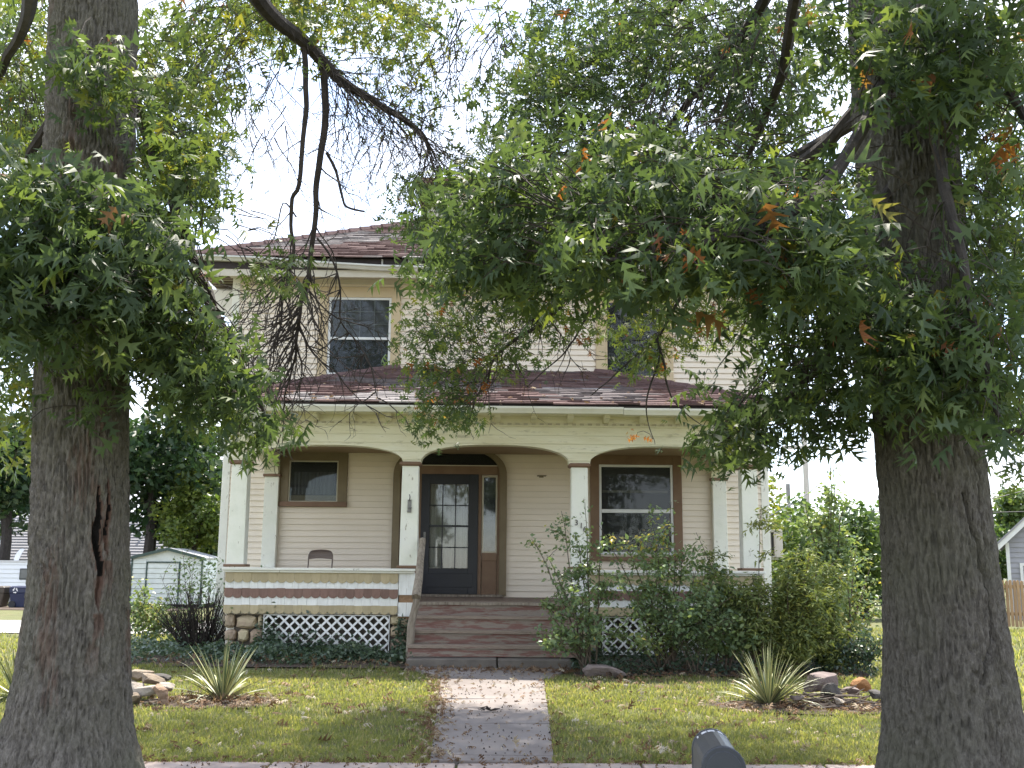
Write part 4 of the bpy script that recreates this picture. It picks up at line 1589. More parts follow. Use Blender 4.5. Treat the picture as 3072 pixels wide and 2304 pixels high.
def upper_limbs(tree, x0, sg, anchors):  # limbs added out of view to carry the shading clusters
    for ex, ey, ez in ((x0 + sg * 2.5, 15.5, 12.6), (x0 + sg * .4, 16.8, 13.2), (x0 - sg * 1.8, 15.0, 12.4), (x0 + sg * 3.2, 11.5, 11.0), (x0 - sg * 3.0, 10.5, 11.5), (x0 + sg * 1.2, 4.0, 11.0)):
        m_ = MB()
        p0 = Vector((x0, 7.05, random.uniform(8.2, 10.5)))
        p2 = Vector((ex, ey, ez))
        anchors += limb(m_, [p0, p0.lerp(p2, .4) + Vector((0, 0, .5)), p0.lerp(p2, .75) + Vector((0, 0, .3)), p2], .085, .02, 5, .06, 6)
        m_.build('limb', LIMB, tree)


# ---------- left oak
loak = thing('oak_tree', 'pin oak with a dark split in its grey bark and hanging dead branches', 'tree', (-2.80, 7, 0), 'pin oaks by the sidewalk')


def lean_l(z):
    return -.055 * max(0, z - 1.5) + .10 * max(0, 1.4 - z) * 0


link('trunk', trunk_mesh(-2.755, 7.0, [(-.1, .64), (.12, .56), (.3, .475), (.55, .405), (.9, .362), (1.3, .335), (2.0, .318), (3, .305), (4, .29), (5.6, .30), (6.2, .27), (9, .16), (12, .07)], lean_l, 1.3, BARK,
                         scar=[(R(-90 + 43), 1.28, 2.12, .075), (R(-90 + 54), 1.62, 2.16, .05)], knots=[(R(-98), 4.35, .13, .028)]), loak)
ml = MB()
A = []
a1 = limb(ml, [Vector((-2.95, 7.0, 7.2)), W(470, -160, 8.4), W(560, 0, 9.2), W(640, 78, 9.7), W(700, 132, 10.0), W(745, 178, 10.2), W(830, 232, 10.6), W(905, 285, 10.9), W(925, 320, 11.0)], .105, .020, 5, .03, 8)
ml.build('limb', LIMB, loak)
A += a1
for item in ([([Vector((-2.95, 7.1, 6.6)), W(90, -60, 7.6), W(50, 60, 9), W(-20, 200, 10)], .10, .03)], 
                    [([Vector((-2.9, 6.9, 5.6)), W(330, 330, 7.6), W(420, 560, 7.2), W(500, 740, 6.6), W(575, 900, 7)], .055, .010)],
                    [([Vector((-2.9, 7.0, 8.2)), W(520, -190, 9), W(700, -60, 11), W(860, 20, 12.5), W(960, 80, 13)], .09, .02)], [([Vector((-2.95, 7, 5.2)), W(70, 330, 7.6), W(-20, 520, 7.2), W(-60, 760, 6)], .05, .012)]):
    pts, r0, r1 = item[0]
    m_ = MB()
    A += limb(m_, pts, r0, r1, 5, .03, 7)
    m_.build('limb', LIMB, loak)
# the two dead hanging branches and their bare twigs
k = 2212 / 3072
HA = [(655, 100), (660, 150), (662, 230), (655, 300), (645, 400), (629, 431), (629, 487), (634, 531), (623, 576), (614, 598), (609, 653), (603, 720)]
HB = [(700, 138), (703, 200), (699, 290), (690, 345), (682, 404), (681, 445), (677, 500), (670, 559), (666, 614), (653, 648), (649, 681), (642, 714), (639, 742), (639, 773), (626, 820)]
dead = MB()
rsd = random.Random(5)
DD = []
for L_, y0, y1, r0, r1 in ((HA, 9.8, 10.4, .031, .010), (HB, 10.0, 10.6, .040, .010)):
    n = len(L_)
    DD.append(limb(dead, [(x, y, y0 + (y1 - y0) * i / (n - 1)) for i, (x, y) in enumerate(L_)], r0, r1, 4, .022, 7))
DD.append(limb(dead, [(684, 515, 10.4), (717, 559, 10.4), (734, 626, 10.5), (737, 694, 10.6), (772, 740, 10.7), (800, 790, 10.8), (815, 859, 10.9)], .013, .005, 4, .012, 5))
DD.append(limb(dead, [(706, 330, 10.2), (726, 370, 10.2), (739, 425, 10.2), (748, 446, 10.2), (788, 457, 10.25)], .017, .010, 4, .01, 6))
DD.append(limb(dead, [(640, 470, 10.2), (610, 440, 10.2), (596, 510, 10.25), (560, 550, 10.3)], .010, .005, 4, .02, 5))
dead.build('dead_branch', TWIG, loak)
tw = MB()
for (pts, i0, n, ln, spread, r0) in ((DD[1], 26, 30, .95, .50, .0115), (DD[1], 20, 12, .8, .65, .011), (DD[0], 24, 24, .80, .45, .010), (DD[2], 6, 18, .5, .6, .009), (DD[0], 12, 7, .45, .9, .009), (DD[1], 8, 7, .5, .9, .009)):
    for _ in range(n):
        p = pts[rsd.randrange(min(i0, len(pts) - 2), len(pts))]
        d = Vector((rsd.gauss(-.15, spread), rsd.uniform(-.5, .5), -.75))
        twig(tw, p, d, ln * rsd.uniform(.45, 1.3), r0 * rsd.uniform(.7, 1.1), 2, .10, .55, rsd)
# bare twigs against the sky
for cx, cy, n, ln in ((560, 140, 16, .9), (480, 260, 14, .8), (560, 250, 10, .9), (800, 250, 13, 1.0), (870, 200, 10, .9), (880, 330, 7, .6), (760, 230, 7, .8), (1000, 60, 12, .9), (985, 130, 8, .7), (440, 330, 8, .6)):
    for _ in range(n):
        p = W(cx + rsd.uniform(-60, 60), cy + rsd.uniform(-60, 50), rsd.uniform(9.5, 12))
        d = Vector((rsd.uniform(-1, .8), rsd.uniform(-.6, .6), -1.1))
        twig(tw, p, d, ln * rsd.uniform(.5, 1.2), .007, 2, .12, .5, rsd)
for q in a1[16:]:
    for _ in range(3):
        twig(tw, q, Vector((rsd.uniform(-.2, 1), rsd.uniform(-.6, .6), rsd.uniform(-1, .1))), rsd.uniform(.4, 1.2), .008, 2, .2, .4, rsd)
t_ = tw.build('bare_twigs', TWIG, loak)
t_['kind'] = 'stuff'

upper_limbs(loak, -3.15, 1, A)
cl = Crown(A)
add = cl.add_clusters
add(ell(40, 150, 95, 210, 9.5, 12.5, 135), 9, .17, .12, .62)
add(ell(70, 330, 70, 90, 8.5, 11, 40), 9, .17, .12, .58)
add(ell(395, 120, 120, 130, 8.5, 12, 105), 8, .17, .12, .62)
add(ell(370, 250, 100, 90, 7.5, 9.5, 48), 8, .15, .12, .55)
add(ell(210, 150, 80, 38, 6.1, 6.5, 15), 9, .12, .125, .50)
add(ell(260, 215, 60, 35, 6.1, 6.6, 9), 8, .12, .125, .52)
add(ell(400, 375, 80, 90, 6.6, 8.5, 44, 20), 9, .14, .12, .48)
add(ell(350, 330, 55, 70, 6.6, 8.0, 22), 8, .14, .12, .58)
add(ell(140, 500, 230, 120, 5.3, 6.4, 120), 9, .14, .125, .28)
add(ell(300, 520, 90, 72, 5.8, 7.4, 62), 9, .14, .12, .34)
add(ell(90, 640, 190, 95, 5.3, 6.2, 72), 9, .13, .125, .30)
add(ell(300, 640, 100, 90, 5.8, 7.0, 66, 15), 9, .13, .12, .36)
add(ell(425, 800, 120, 85, 6.0, 7.4, 74, 32), 9, .13, .115, .36)
add(ell(555, 915, 55, 55, 6.6, 8.0, 24, 30), 8, .12, .115, .46)
add(ell(370, 730, 90, 50, 7.2, 8.2, 18), 8, .14, .12, .6)
add(ell(150, 765, 80, 40, 6.2, 6.55, 7), 7, .11, .11, .34)
add(ell(230, 870, 60, 40, 6.3, 6.6, 5), 6, .10, .11, .42, .08)
add(ell(40, 800, 70, 130, 6.5, 8.0, 30), 8, .14, .12, .46)
add(ell(30, 960, 60, 60, 7.5, 9, 7), 7, .14, .12, .6)
add(ell(620, 590, 45, 45, 8.5, 9.2, 9), 7, .10, .11, .56)
add(ell(555, 610, 25, 50, 8.0, 8.6, 6), 7, .10, .11, .60)
add(ell(720, 30, 220, 60, 10, 13.5, 95), 9, .18, .12, .68)
add(ell(880, 90, 70, 90, 11, 13, 26), 8, .17, .115, .68)
add(ell(840, 200, 70, 80, 11, 13, 17), 7, .14, .11, .62)
add(ell(905, 250, 60, 60, 12, 13.5, 12), 7, .14, .105, .64)
add(ell(590, 40, 90, 60, 9.5, 12, 24), 8, .16, .12, .62)
add(ell(640, 50, 480, 80, 9.5, 14, 45), 8, .17, .12, .62)
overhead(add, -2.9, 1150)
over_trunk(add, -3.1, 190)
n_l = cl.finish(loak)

# ---------- right oak
roak = thing('oak_tree', 'pin oak with a broad trunk cracked down its right half, right of the path', 'tree', (3.0, 7, 0), 'pin oaks by the sidewalk')


def lean_r(z):
    return -.018 * max(0, z - 1.0)


link('trunk', trunk_mesh(2.985, 7.0, [(-.1, .70), (.12, .60), (.3, .51), (.55, .45), (.9, .415), (1.3, .385), (2.0, .355), (3, .345), (4, .35), (5.6, .32), (6.2, .30), (9, .18), (12, .08)], lean_r, 4.1, BARKR,
                         crack=[([(R(-90 + 8), .9), (R(-90 + 30), 1.3), (R(-90 + 18), 1.75), (R(-90 + 8), 2.1)], .055), ([(R(-90 + 34), .9), (R(-90 + 26), 1.3), (R(-90 + 30), 1.9), (R(-90 + 33), 2.3)], .055)]), roak)
B = []
LOW = []
for pts, r0, r1 in ([Vector((2.9, 7, 6.6)), W(1740, -60, 7.6), W(1690, 150, 8.6), W(1640, 280, 9.4), W(1600, 360, 10)], .075, .02), \
        ([Vector((2.9, 7, 7.4)), W(1700, -140, 8.2), W(1640, 20, 9), W(1560, 130, 9.8), W(1470, 240, 10.4), W(1390, 340, 11)], .085, .018), \
        ([Vector((2.9, 7.1, 8.2)), W(1640, -220, 9), W(1500, -40, 10.5), W(1380, 80, 11.5), W(1220, 160, 12.2), W(1100, 190, 12.6)], .09, .012), \
        ([Vector((2.95, 7.1, 5.3)), W(1760, 330, 8), W(1600, 430, 9.2), W(1530, 510, 10.4), W(1508, 560, 11), W(1500, 580, 11.3)], .06, .03), \
        ([W(1503, 560, 11.2), W(1484, 619, 11.3), W(1448, 681, 11.4), W(1419, 736, 11.5), W(1380, 765, 11.6), W(1276, 855, 11.8)], .026, .006), \
        ([W(1508, 575, 11.2), W(1531, 596, 11.2), W(1568, 626, 11.3), W(1609, 660, 11.4), W(1638, 670, 11.5), W(1690, 676, 11.6)], .024, .007), \
        ([W(1609, 660, 11.4), W(1607, 699, 11.4), W(1588, 738, 11.5), W(1547, 804, 11.6)], .014, .005), \
        ([W(1419, 736, 11.5), W(1431, 790, 11.5), W(1440, 830, 11.6), W(1480, 890, 11.8), W(1520, 920, 11.9)], .018, .004), \
        ([W(1425, 760, 11.5), W(1405, 840, 11.6), W(1398, 900, 11.8), W(1415, 960, 12)], .014, .003), \
        ([Vector((2.9, 7, 5.0)), W(1640, 380, 9), W(1400, 470, 11), W(1300, 560, 11.8), W(1228, 637, 12.2), W(1204, 670, 12.3), W(1164, 700, 12.4), W(1087, 753, 12.6), W(1060, 786, 12.7), W(1050, 827, 12.8), W(1020, 863, 13)], .055, .007), \
        ([W(1330, 560, 11.6), W(1304, 620, 11.7), W(1254, 703, 11.9), W(1237, 740, 12), W(1197, 786, 12.1), W(1138, 837, 12.3)], .02, .005), \
        ([Vector((3.1, 6.95, 2.46)), W(2125, 943, 6.75), W(2165, 936, 6.6), W(2240, 925, 6.5)], .035, .022), \
        ([Vector((3.1, 7, 5.4)), W(2110, 160, 6.6), W(2180, 200, 6.3), W(2260, 330, 6)], .06, .02), \
        ([Vector((3.1, 6.8, 5.0)), W(2040, 380, 6.1), W(2080, 560, 5.8), W(2120, 760, 5.7), W(2160, 900, 5.7)], .045, .010), \
        ([Vector((2.8, 6.7, 5.2)), W(1800, 380, 5.8), W(1650, 480, 5.4), W(1500, 540, 5.3), W(1300, 560, 5.4)], .05, .010), \
        ([Vector((2.8, 6.9, 4.4)), W(1840, 640, 6.4), W(1760, 800, 6.6), W(1640, 900, 7.0), W(1540, 960, 7.4)], .04, .008):
    m_ = MB()
    q_ = limb(m_, pts, r0, r1, 5, .03, 7)
    B += q_
    if r0 < .03 and not isinstance(pts[0], Vector) or r0 == .055:
        LOW.append(q_[-int(len(q_) * .8):])
    m_.build('limb', LIMB, roak)
tw = MB()
rsd = random.Random(8)
for cx, cy, sx, n, ln, y0, y1 in ((1500, 200, 120, 46, .9, 9, 12), (1620, 120, 80, 26, .8, 8.5, 11), (1560, 250, 90, 20, .7, 9, 11), (1100, 60, 60, 16, .9, 11, 13), (980, 110, 40, 10, .8, 11, 13)):
    for _ in range(n):
        p = W(cx + rsd.uniform(-sx, sx), cy + rsd.uniform(-90, 40), rsd.uniform(y0, y1))
        d = Vector((rsd.uniform(-1, .4), rsd.uniform(-.6, .6), -1.1))
        twig(tw, p, d, ln * rsd.uniform(.5, 1.3), .0095, 2, .15, .62, rsd)
for L_ in LOW:
    for _ in range(17):
        q = L_[rsd.randrange(0, len(L_))]
        twig(tw, q, Vector((rsd.gauss(-.25, .5), rsd.uniform(-.5, .5), -.9)), rsd.uniform(.35, 1.05), rsd.uniform(.008, .013), 2, .10, .6, rsd)
t_ = tw.build('bare_twigs', TWIG, roak)
t_['kind'] = 'stuff'

upper_limbs(roak, 2.85, -1, B)
cr_ = Crown(B)
add = cr_.add_clusters
add(ell(1300, 100, 210, 120, 9.5, 13.5, 190), 8, .18, .12, .34)
add(ell(1180, 160, 90, 70, 9, 11.5, 24), 8, .15, .12, .40)
add(ell(1030, 200, 90, 22, 10.5, 11.5, 11), 7, .13, .12, .38, .08)
add(ell(1480, 80, 210, 110, 9, 13, 150), 8, .18, .12, .32)
add(ell(1660, 140, 170, 140, 8.5, 11.5, 150), 8, .16, .12, .32)
add(ell(1240, 280, 190, 100, 9.5, 12.5, 140), 8, .16, .115, .36, .03)
add(ell(1030, 350, 60, 70, 11.5, 13.5, 22), 8, .15, .10, .52)
add(ell(900, 450, 50, 60, 11.5, 13.5, 34), 8, .13, .10, .48)
add(ell(960, 520, 90, 60, 11, 13, 44), 8, .14, .105, .44)
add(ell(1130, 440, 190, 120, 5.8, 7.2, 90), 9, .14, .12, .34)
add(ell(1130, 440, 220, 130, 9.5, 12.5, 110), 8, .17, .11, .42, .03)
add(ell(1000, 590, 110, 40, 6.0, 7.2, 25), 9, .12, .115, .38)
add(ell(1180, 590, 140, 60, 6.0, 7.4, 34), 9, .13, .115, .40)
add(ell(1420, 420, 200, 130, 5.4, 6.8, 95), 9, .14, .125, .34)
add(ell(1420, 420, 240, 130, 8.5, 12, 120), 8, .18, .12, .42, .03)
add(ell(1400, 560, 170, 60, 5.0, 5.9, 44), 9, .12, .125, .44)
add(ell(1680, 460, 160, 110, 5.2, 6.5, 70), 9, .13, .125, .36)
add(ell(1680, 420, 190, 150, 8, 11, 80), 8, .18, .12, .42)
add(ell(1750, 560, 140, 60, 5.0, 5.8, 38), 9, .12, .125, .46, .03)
add(ell(1840, 50, 90, 70, 6.0, 6.5, 14), 9, .13, .125, .32)
add(ell(2060, 90, 160, 120, 5.4, 6.4, 74), 9, .14, .125, .32)
add(ell(2020, 205, 90, 50, 5.5, 6.4, 20), 9, .13, .125, .32)
add(ell(2150, 300, 90, 200, 6.0, 9, 70), 9, .16, .12, .42)
add(ell(2160, 520, 80, 170, 6.0, 9, 60), 9, .16, .12, .44)
add(ell(2150, 720, 90, 160, 5.5, 8, 56), 9, .15, .12, .38)
add(ell(2170, 920, 70, 110, 6.5, 8.5, 24), 8, .14, .115, .36)
add(ell(2100, 800, 110, 110, 5.5, 6.4, 34), 9, .13, .125, .32)
add(ell(1980, 700, 150, 100, 5.5, 6.5, 50), 9, .13, .12, .32, .03)
add(ell(2000, 820, 130, 50, 5.6, 6.4, 26), 9, .12, .12, .36)
add(ell(1800, 650, 140, 90, 6.0, 7.4, 52), 9, .14, .12, .34)
add(ell(1750, 760, 120, 110, 6.2, 7.8, 50), 8, .14, .12, .34)
add(ell(1700, 880, 140, 70, 6.4, 8, 44), 8, .14, .115, .34)
add(ell(1590, 950, 105, 50, 6.8, 8, 30, -10), 9, .12, .11, .38)
add(ell(1850, 900, 70, 40, 6.4, 7, 10), 7, .12, .115, .36)
add(ell(940, 720, 75, 120, 12, 13.6, 78), 8, .13, .10, .50, .05)
add(ell(960, 880, 80, 60, 12, 13.6, 50), 8, .12, .10, .46, .06)
add(ell(1090, 690, 120, 60, 12, 13.6, 62), 8, .13, .10, .60, .04)
add(ell(1080, 780, 90, 40, 12, 13.4, 28), 7, .12, .10, .52, .04)
add(ell(1230, 690, 80, 60, 11.8, 13, 30), 7, .13, .10, .64, .04)
add(ell(1480, 650, 130, 80, 11, 12.6, 56), 8, .13, .105, .72, .05)
add(ell(1400, 740, 80, 60, 11, 12.4, 34), 8, .13, .105, .58, .04)
add(ell(1560, 700, 70, 70, 11, 12.4, 26), 8, .13, .105, .60, .05)
add(ell(1640, 640, 70, 60, 10.5, 12, 30), 8, .13, .105, .55, .08)
add(ell(1510, 830, 14, 14, 12.4, 12.6, 1), 9, .06, .10, .2)
add(ell(1380, 935, 10, 10, 12.4, 12.6, 1), 9, .05, .09, .95, 1)
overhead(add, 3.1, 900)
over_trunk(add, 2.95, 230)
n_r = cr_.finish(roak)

# ------------------------------------------------------------------ shrubs and plants
G_SHRUB = [(0, (.080, .125, .075)), (.4, (.138, .198, .105)), (.7, (.19, .24, .10)), (.9, (.23, .24, .08)), (1, (.46, .36, .08))]
G_CEDAR = [(0, (.065, .10, .052)), (.5, (.14, .18, .065)), (.8, (.22, .24, .07)), (1, (.24, .24, .06))]
G_IVY = [(0, (.036, .062, .044)), (.5, (.072, .112, .072)), (.9, (.12, .165, .09)), (1, (.17, .17, .10))]
G_YEL = [(0, (.06, .095, .025)), (.5, (.12, .155, .035)), (1, (.23, .23, .05))]
SHRUBL = leafmat('shrub_leaf', G_SHRUB, trans=.3, rough=.38)
CEDARL = leafmat('cedar_spray', G_CEDAR, trans=.25, tcol=(1.6, 1.6, .8), rough=.6)
IVYL = leafmat('ivy_leaf', G_IVY, trans=.2, rough=.35, spec=.5)
YELL = leafmat('pale_tree_leaf', G_YEL, trans=.42)
STEMM = M('brown_stem', [(.065, .050, .036), (.13, .10, .075)], scale=20, rough=.9)
DEADST = M('dead_dark_stem', [(.018, .014, .012), (.045, .036, .030)], scale=20, rough=.9)


def leaf_obj(name, P, size, T, mat_, tmpl, parent, kind='stuff', **kw):
    P = np.asarray(P, float)
    n = len(P)
    sz = np.clip(rng.normal(size, size * .25, n), size * .4, size * 1.6)
    V, F = leaf_array(tmpl, P, sz, leaf_frames(n, **kw))
    o = link(name, mesh_np(name, V, F, mat_, np.repeat(np.clip(T, 0, 1), len(tmpl[0]))), parent)
    if kind:
        o['kind'] = kind
    return o


def arching(base, tip, lift, jit=.05, n=9):
    b, t = Vector(base), Vector(tip)
    out = []
    for i in range(n + 1):
        u = i / n
        p = b.lerp(t, u) + Vector((0, 0, lift * math.sin(math.pi * u ** .8)))
        out.append(p + wob(p, jit * u, 2.2))
    return out


def shrub(name, label, cat, base, arches, nleaf, spread, lsize, lm, tint, stem_r=.014, tmpl=OVAL, group=None, stem_m=STEMM, bias=.55, yellow=None, tvar=.16, sub=5):
    """arches: tips (x, y, z, lift); leaves grow along arching stems and their side shoots"""
    root = thing(name, label, cat, base, group)
    P, T = [], []
    sh = MB()
    for (x, y, z, lift) in arches:
        b0 = Vector(base) + Vector((random.uniform(-.12, .12), random.uniform(-.1, .1), -.03))
        pts = arching(b0, (x, y, z), lift)
        mb = MB()
        mb.tube(pts, [stem_r * (1 - .75 * i / (len(pts) - 1)) for i in range(len(pts))], 5)
        mb.build('stem', stem_m, root)
        tb = tint + random.gauss(0, .08)
        shoots = [(pts, .45)]
        for _ in range(sub):
            i = random.randrange(3, len(pts) - 1)
            d = Vector((random.uniform(-1, 1), random.uniform(-1, 1), random.uniform(-.2, .9))).normalized()
            e = pts[i] + d * random.uniform(.18, .48)
            sp = arching(pts[i], e, .05, .03, 5)
            sh.tube(sp, [.005, .0045, .004, .0035, .003, .002], 3, cap=False)
            shoots.append((sp, 0))
        for sp, u0 in shoots:
            m = int(nleaf / len(arches) / len(shoots) * random.uniform(.7, 1.3)) + 1
            for _ in range(m):
                u = u0 + (1 - u0) * random.random()
                q = u * (len(sp) - 1)
                i = min(int(q), len(sp) - 2)
                p = sp[i].lerp(sp[i + 1], q - i)
                P.append(p + Vector((random.gauss(0, spread), random.gauss(0, spread), random.gauss(0, spread * .8))))
                T.append(tb + random.gauss(0, tvar))
    if yellow:
        x0, x1, z0, z1, pr_ = yellow
        for i, p in enumerate(P):
            if x0 < p[0] < x1 and z0 < p[2] < z1 and random.random() < pr_:
                T[i] = random.uniform(.93, 1)
    t_ = sh.build('twigs', stem_m, root)
    t_['kind'] = 'stuff'
    leaf_obj('foliage', [tuple(p) for p in P], lsize, np.array(T), lm, tmpl, root, down=.35, up=.8, wild=.8)
    return root


def WT(px, py, Y, lift=.15):
    p = W(px, py, Y)
    return (p.x, p.y, p.z, lift)


g = lambda x, y: (x, y, gz(x, y))
bx = W(1270, 1440, 14.7)
shrub('privet_bush', 'straggly green shrub with long bare arching stems beside the porch steps', 'shrub', g(bx.x, 14.7),
      [WT(1150, 1165, 14.9), WT(1215, 1105, 15.1), WT(1185, 1210, 14.5), WT(1250, 1170, 15.2), WT(1300, 1150, 14.8), WT(1265, 1085, 15.2), WT(1190, 1330, 14.3), WT(1170, 1390, 14.2), WT(1230, 1370, 14.4), WT(1300, 1330, 14.4), WT(1320, 1250, 14.8), WT(1260, 1290, 14.6), WT(1170, 1300, 14.6)],
      2900, .045, .064, SHRUBL, .42, sub=6)
bx = W(1440, 1445, 14.8)
shrub('privet_bush', 'large arching shrub with some yellow leaves growing up in front of the big porch window', 'shrub', g(bx.x, 14.9),
      [WT(1290, 1130, 15), WT(1400, 1095, 15.1), WT(1450, 1085, 15), WT(1350, 1170, 14.8), WT(1420, 1180, 14.8), WT(1380, 1140, 15.2), WT(1480, 1180, 15), WT(1505, 1230, 14.8), WT(1330, 1240, 14.6), WT(1370, 1290, 14.5), WT(1420, 1250, 14.6), WT(1540, 1260, 14.6), WT(1580, 1290, 14.5), WT(1500, 1320, 14.4), WT(1560, 1350, 14.4), WT(1450, 1350, 14.3), WT(1390, 1390, 14.3), WT(1310, 1370, 14.5), WT(1460, 1200, 15.1)],
      5400, .055, .064, SHRUBL, .48, sub=7, yellow=(1.0, 2.5, 1.85, 2.3, .22))
bx = W(1500, 1450, 14.6)
shrub('dark_yew_bush', 'low dark needled bush between the arching shrub and the cedars', 'shrub', g(bx.x, 14.7),
      [WT(1440 + 25 * i, 1330 + 18 * math.sin(i * 2.1), 14.5 + .1 * (i % 3), .05) for i in range(7)], 2600, .05, .05, CEDARL, .10, tmpl=leaf_simple(.12), sub=9, stem_r=.01)
bx = W(1570, 1440, 14.8)
shrub('leafy_vine_bush', 'broad-leaved tangle of green vine over the right half of the porch apron', 'shrub', g(bx.x, 14.9),
      [WT(1530, 1215, 15.4), WT(1570, 1225, 15.3), WT(1600, 1260, 15.1), WT(1540, 1300, 14.9), WT(1590, 1340, 14.7), WT(1530, 1390, 14.6), WT(1610, 1390, 14.6), WT(1560, 1270, 15), WT(1500, 1260, 15.2), WT(1620, 1310, 14.8)], 3600, .06, .085, SHRUBL, .48, sub=6)
bx = W(1645, 1450, 14.7)
shrub('cedar_bush', 'feathery cedar with thin spires standing left of the yellow-green cedars', 'shrub', g(bx.x, 14.8),
      [WT(1640 + random.uniform(-45, 45), yy, 14.7 + random.uniform(-.3, .4), .03) for yy in (1245, 1255, 1270, 1300, 1330, 1360, 1280, 1290, 1345)] + [WT(1645, 1095, 15, 0), WT(1500, 1150, 15.3, .05)], 5200, .045, .085, CEDARL, .50, tmpl=leaf_simple(.13), sub=9, stem_r=.012)
bx = W(1715, 1450, 14.6)
shrub('cedar_bush', 'bushy yellow-green cedar at the right corner of the porch', 'shrub', g(bx.x, 14.7),
      [WT(1715 + random.uniform(-52, 52), yy, 14.6 + random.uniform(-.35, .45), .03) for yy in (1190, 1205, 1225, 1250, 1270, 1290, 1310, 1335, 1360, 1235, 1300, 1390, 1340)], 8200, .065, .09, CEDARL, .60, tmpl=leaf_simple(.14), sub=10, stem_r=.012, tvar=.2)
bx = W(1785, 1450, 14.9)
shrub('cedar_bush', 'dark green cedar just left of the right oak trunk', 'shrub', g(bx.x, 15.0),
      [WT(1775 + random.uniform(-42, 50), yy, 15.0 + random.uniform(-.3, .4), .03) for yy in (1230, 1250, 1275, 1300, 1320, 1345, 1370, 1395, 1290, 1410)], 6500, .06, .09, CEDARL, .55, tmpl=leaf_simple(.14), sub=9, stem_r=.012)
bx = W(1830, 1445, 15.6)
shrub('sapling', 'slender young tree with a forked bare stem right of the cedars', 'sapling', g(bx.x, 15.6),
      [WT(1870, 1260, 16, .05), WT(1850, 1180, 16, .02), WT(1830, 1230, 15.7, .05), WT(1890, 1320, 15.8, .1), WT(1880, 1220, 16.1, .05), WT(1800, 1290, 15.7, .08)], 1300, .07, .062, SHRUBL, .62, sub=6, stem_r=.020)
bx = W(1860, 1440, 15)
shrub('low_bush', 'low clump of dark glossy leaves at the foot of the sapling', 'shrub', g(bx.x, 14.9),
      [WT(1800 + 16 * i, 1405 - 8 * (i % 3), 14.8, .05) for i in range(7)], 1200, .05, .06, IVYL, .35, sub=6, stem_r=.007)
# vine-clad young tree and hedge behind the right corner
bx = W(1795, 1400, 21)
shrub('vine_covered_tree', 'thin tree wrapped in vine standing against the sky beyond the right corner of the house', 'tree', g(bx.x, 21),
      [WT(1795, 985, 21, 0), WT(1800, 1010, 21.2, .02), WT(1740, 1085, 21, .1), WT(1770, 1140, 21, .1), WT(1830, 1150, 21, .1), WT(1785, 1200, 21, .05), WT(1760, 1120, 21, .1), WT(1820, 1100, 21, .1), WT(1790, 1060, 21, .02), WT(1800, 1260, 21, .02), WT(1810, 1180, 21, .03)], 3800, .09, .10, SHRUBL, .50, sub=7, stem_r=.03)

# dark bare-stemmed bush by the left corner
bx = W(432, 1400, 16.9)
root = thing('bare_bush', 'dark twiggy bush of bare stems at the left corner of the porch', 'shrub', g(bx.x, 16.9))
mb = MB()
rsd = random.Random(3)
for i in range(150):
    a = rsd.uniform(-1, 1)
    p0 = Vector((bx.x + a * .22, 16.9 + rsd.uniform(-.2, .2), gz(0, 16.9)))
    p1 = p0 + Vector((a * rsd.uniform(.2, .7) + rsd.uniform(-.15, .15), rsd.uniform(-.35, .35), rsd.uniform(.5, 1.12) * (1 - .25 * abs(a))))
    pts = arching(p0, p1, .05, .05, 6)
    mb.tube(pts, [.011 * (1 - .7 * q / 6) for q in range(7)], 4, cap=False)
    for _ in range(3):
        q = rsd.randrange(2, 6)
        mb.tube([pts[q], pts[q] + Vector((rsd.uniform(-.12, .12), rsd.uniform(-.1, .1), rsd.uniform(.06, .26)))], [.005, .002], 3, cap=False)
o = mb.build('bare_stems', DEADST, root)
o['kind'] = 'stuff'
P = []
for i in range(380):
    u = rng.random()
    P.append((bx.x + rng.normal(0, .30) - .05, 16.9 + rng.normal(0, .25), gz(0, 16.9) + .25 + rng.random() * 1.25))
leaf_obj('foliage', P, .06, rng.normal(.32, .15, len(P)), SHRUBL, OVAL, root)
shrub('wispy_bush', 'wispy green shoots rising in front of the metal shed', 'shrub', g(W(400, 1400, 18.2).x, 18.2),
      [WT(390, 1150, 18.2, .02), WT(375, 1200, 18.2, .05), WT(350, 1240, 18.1, .1), WT(420, 1190, 18.3, .05), WT(455, 1200, 18.3, .05), WT(470, 1230, 18.2, .05), WT(345, 1290, 18, .1), WT(410, 1230, 18.2, .1), WT(440, 1250, 18, .1)], 260, .05, .06, SHRUBL, .45, sub=5, stem_r=.008)
shrub('weed_clump', 'bright green weeds beside the left oak trunk in front of the drive', 'weed', g(W(310, 1400, 18.6).x, 18.6),
      [WT(280 + 18 * i, 1310 + (i % 4) * 16, 18.4 + .2 * (i % 3), .1) for i in range(8)] + [WT(305, 1268, 18.6, .05), WT(290, 1290, 18.5, .05)], 1500, .07, .075, SHRUBL, .62, sub=6, stem_r=.007)

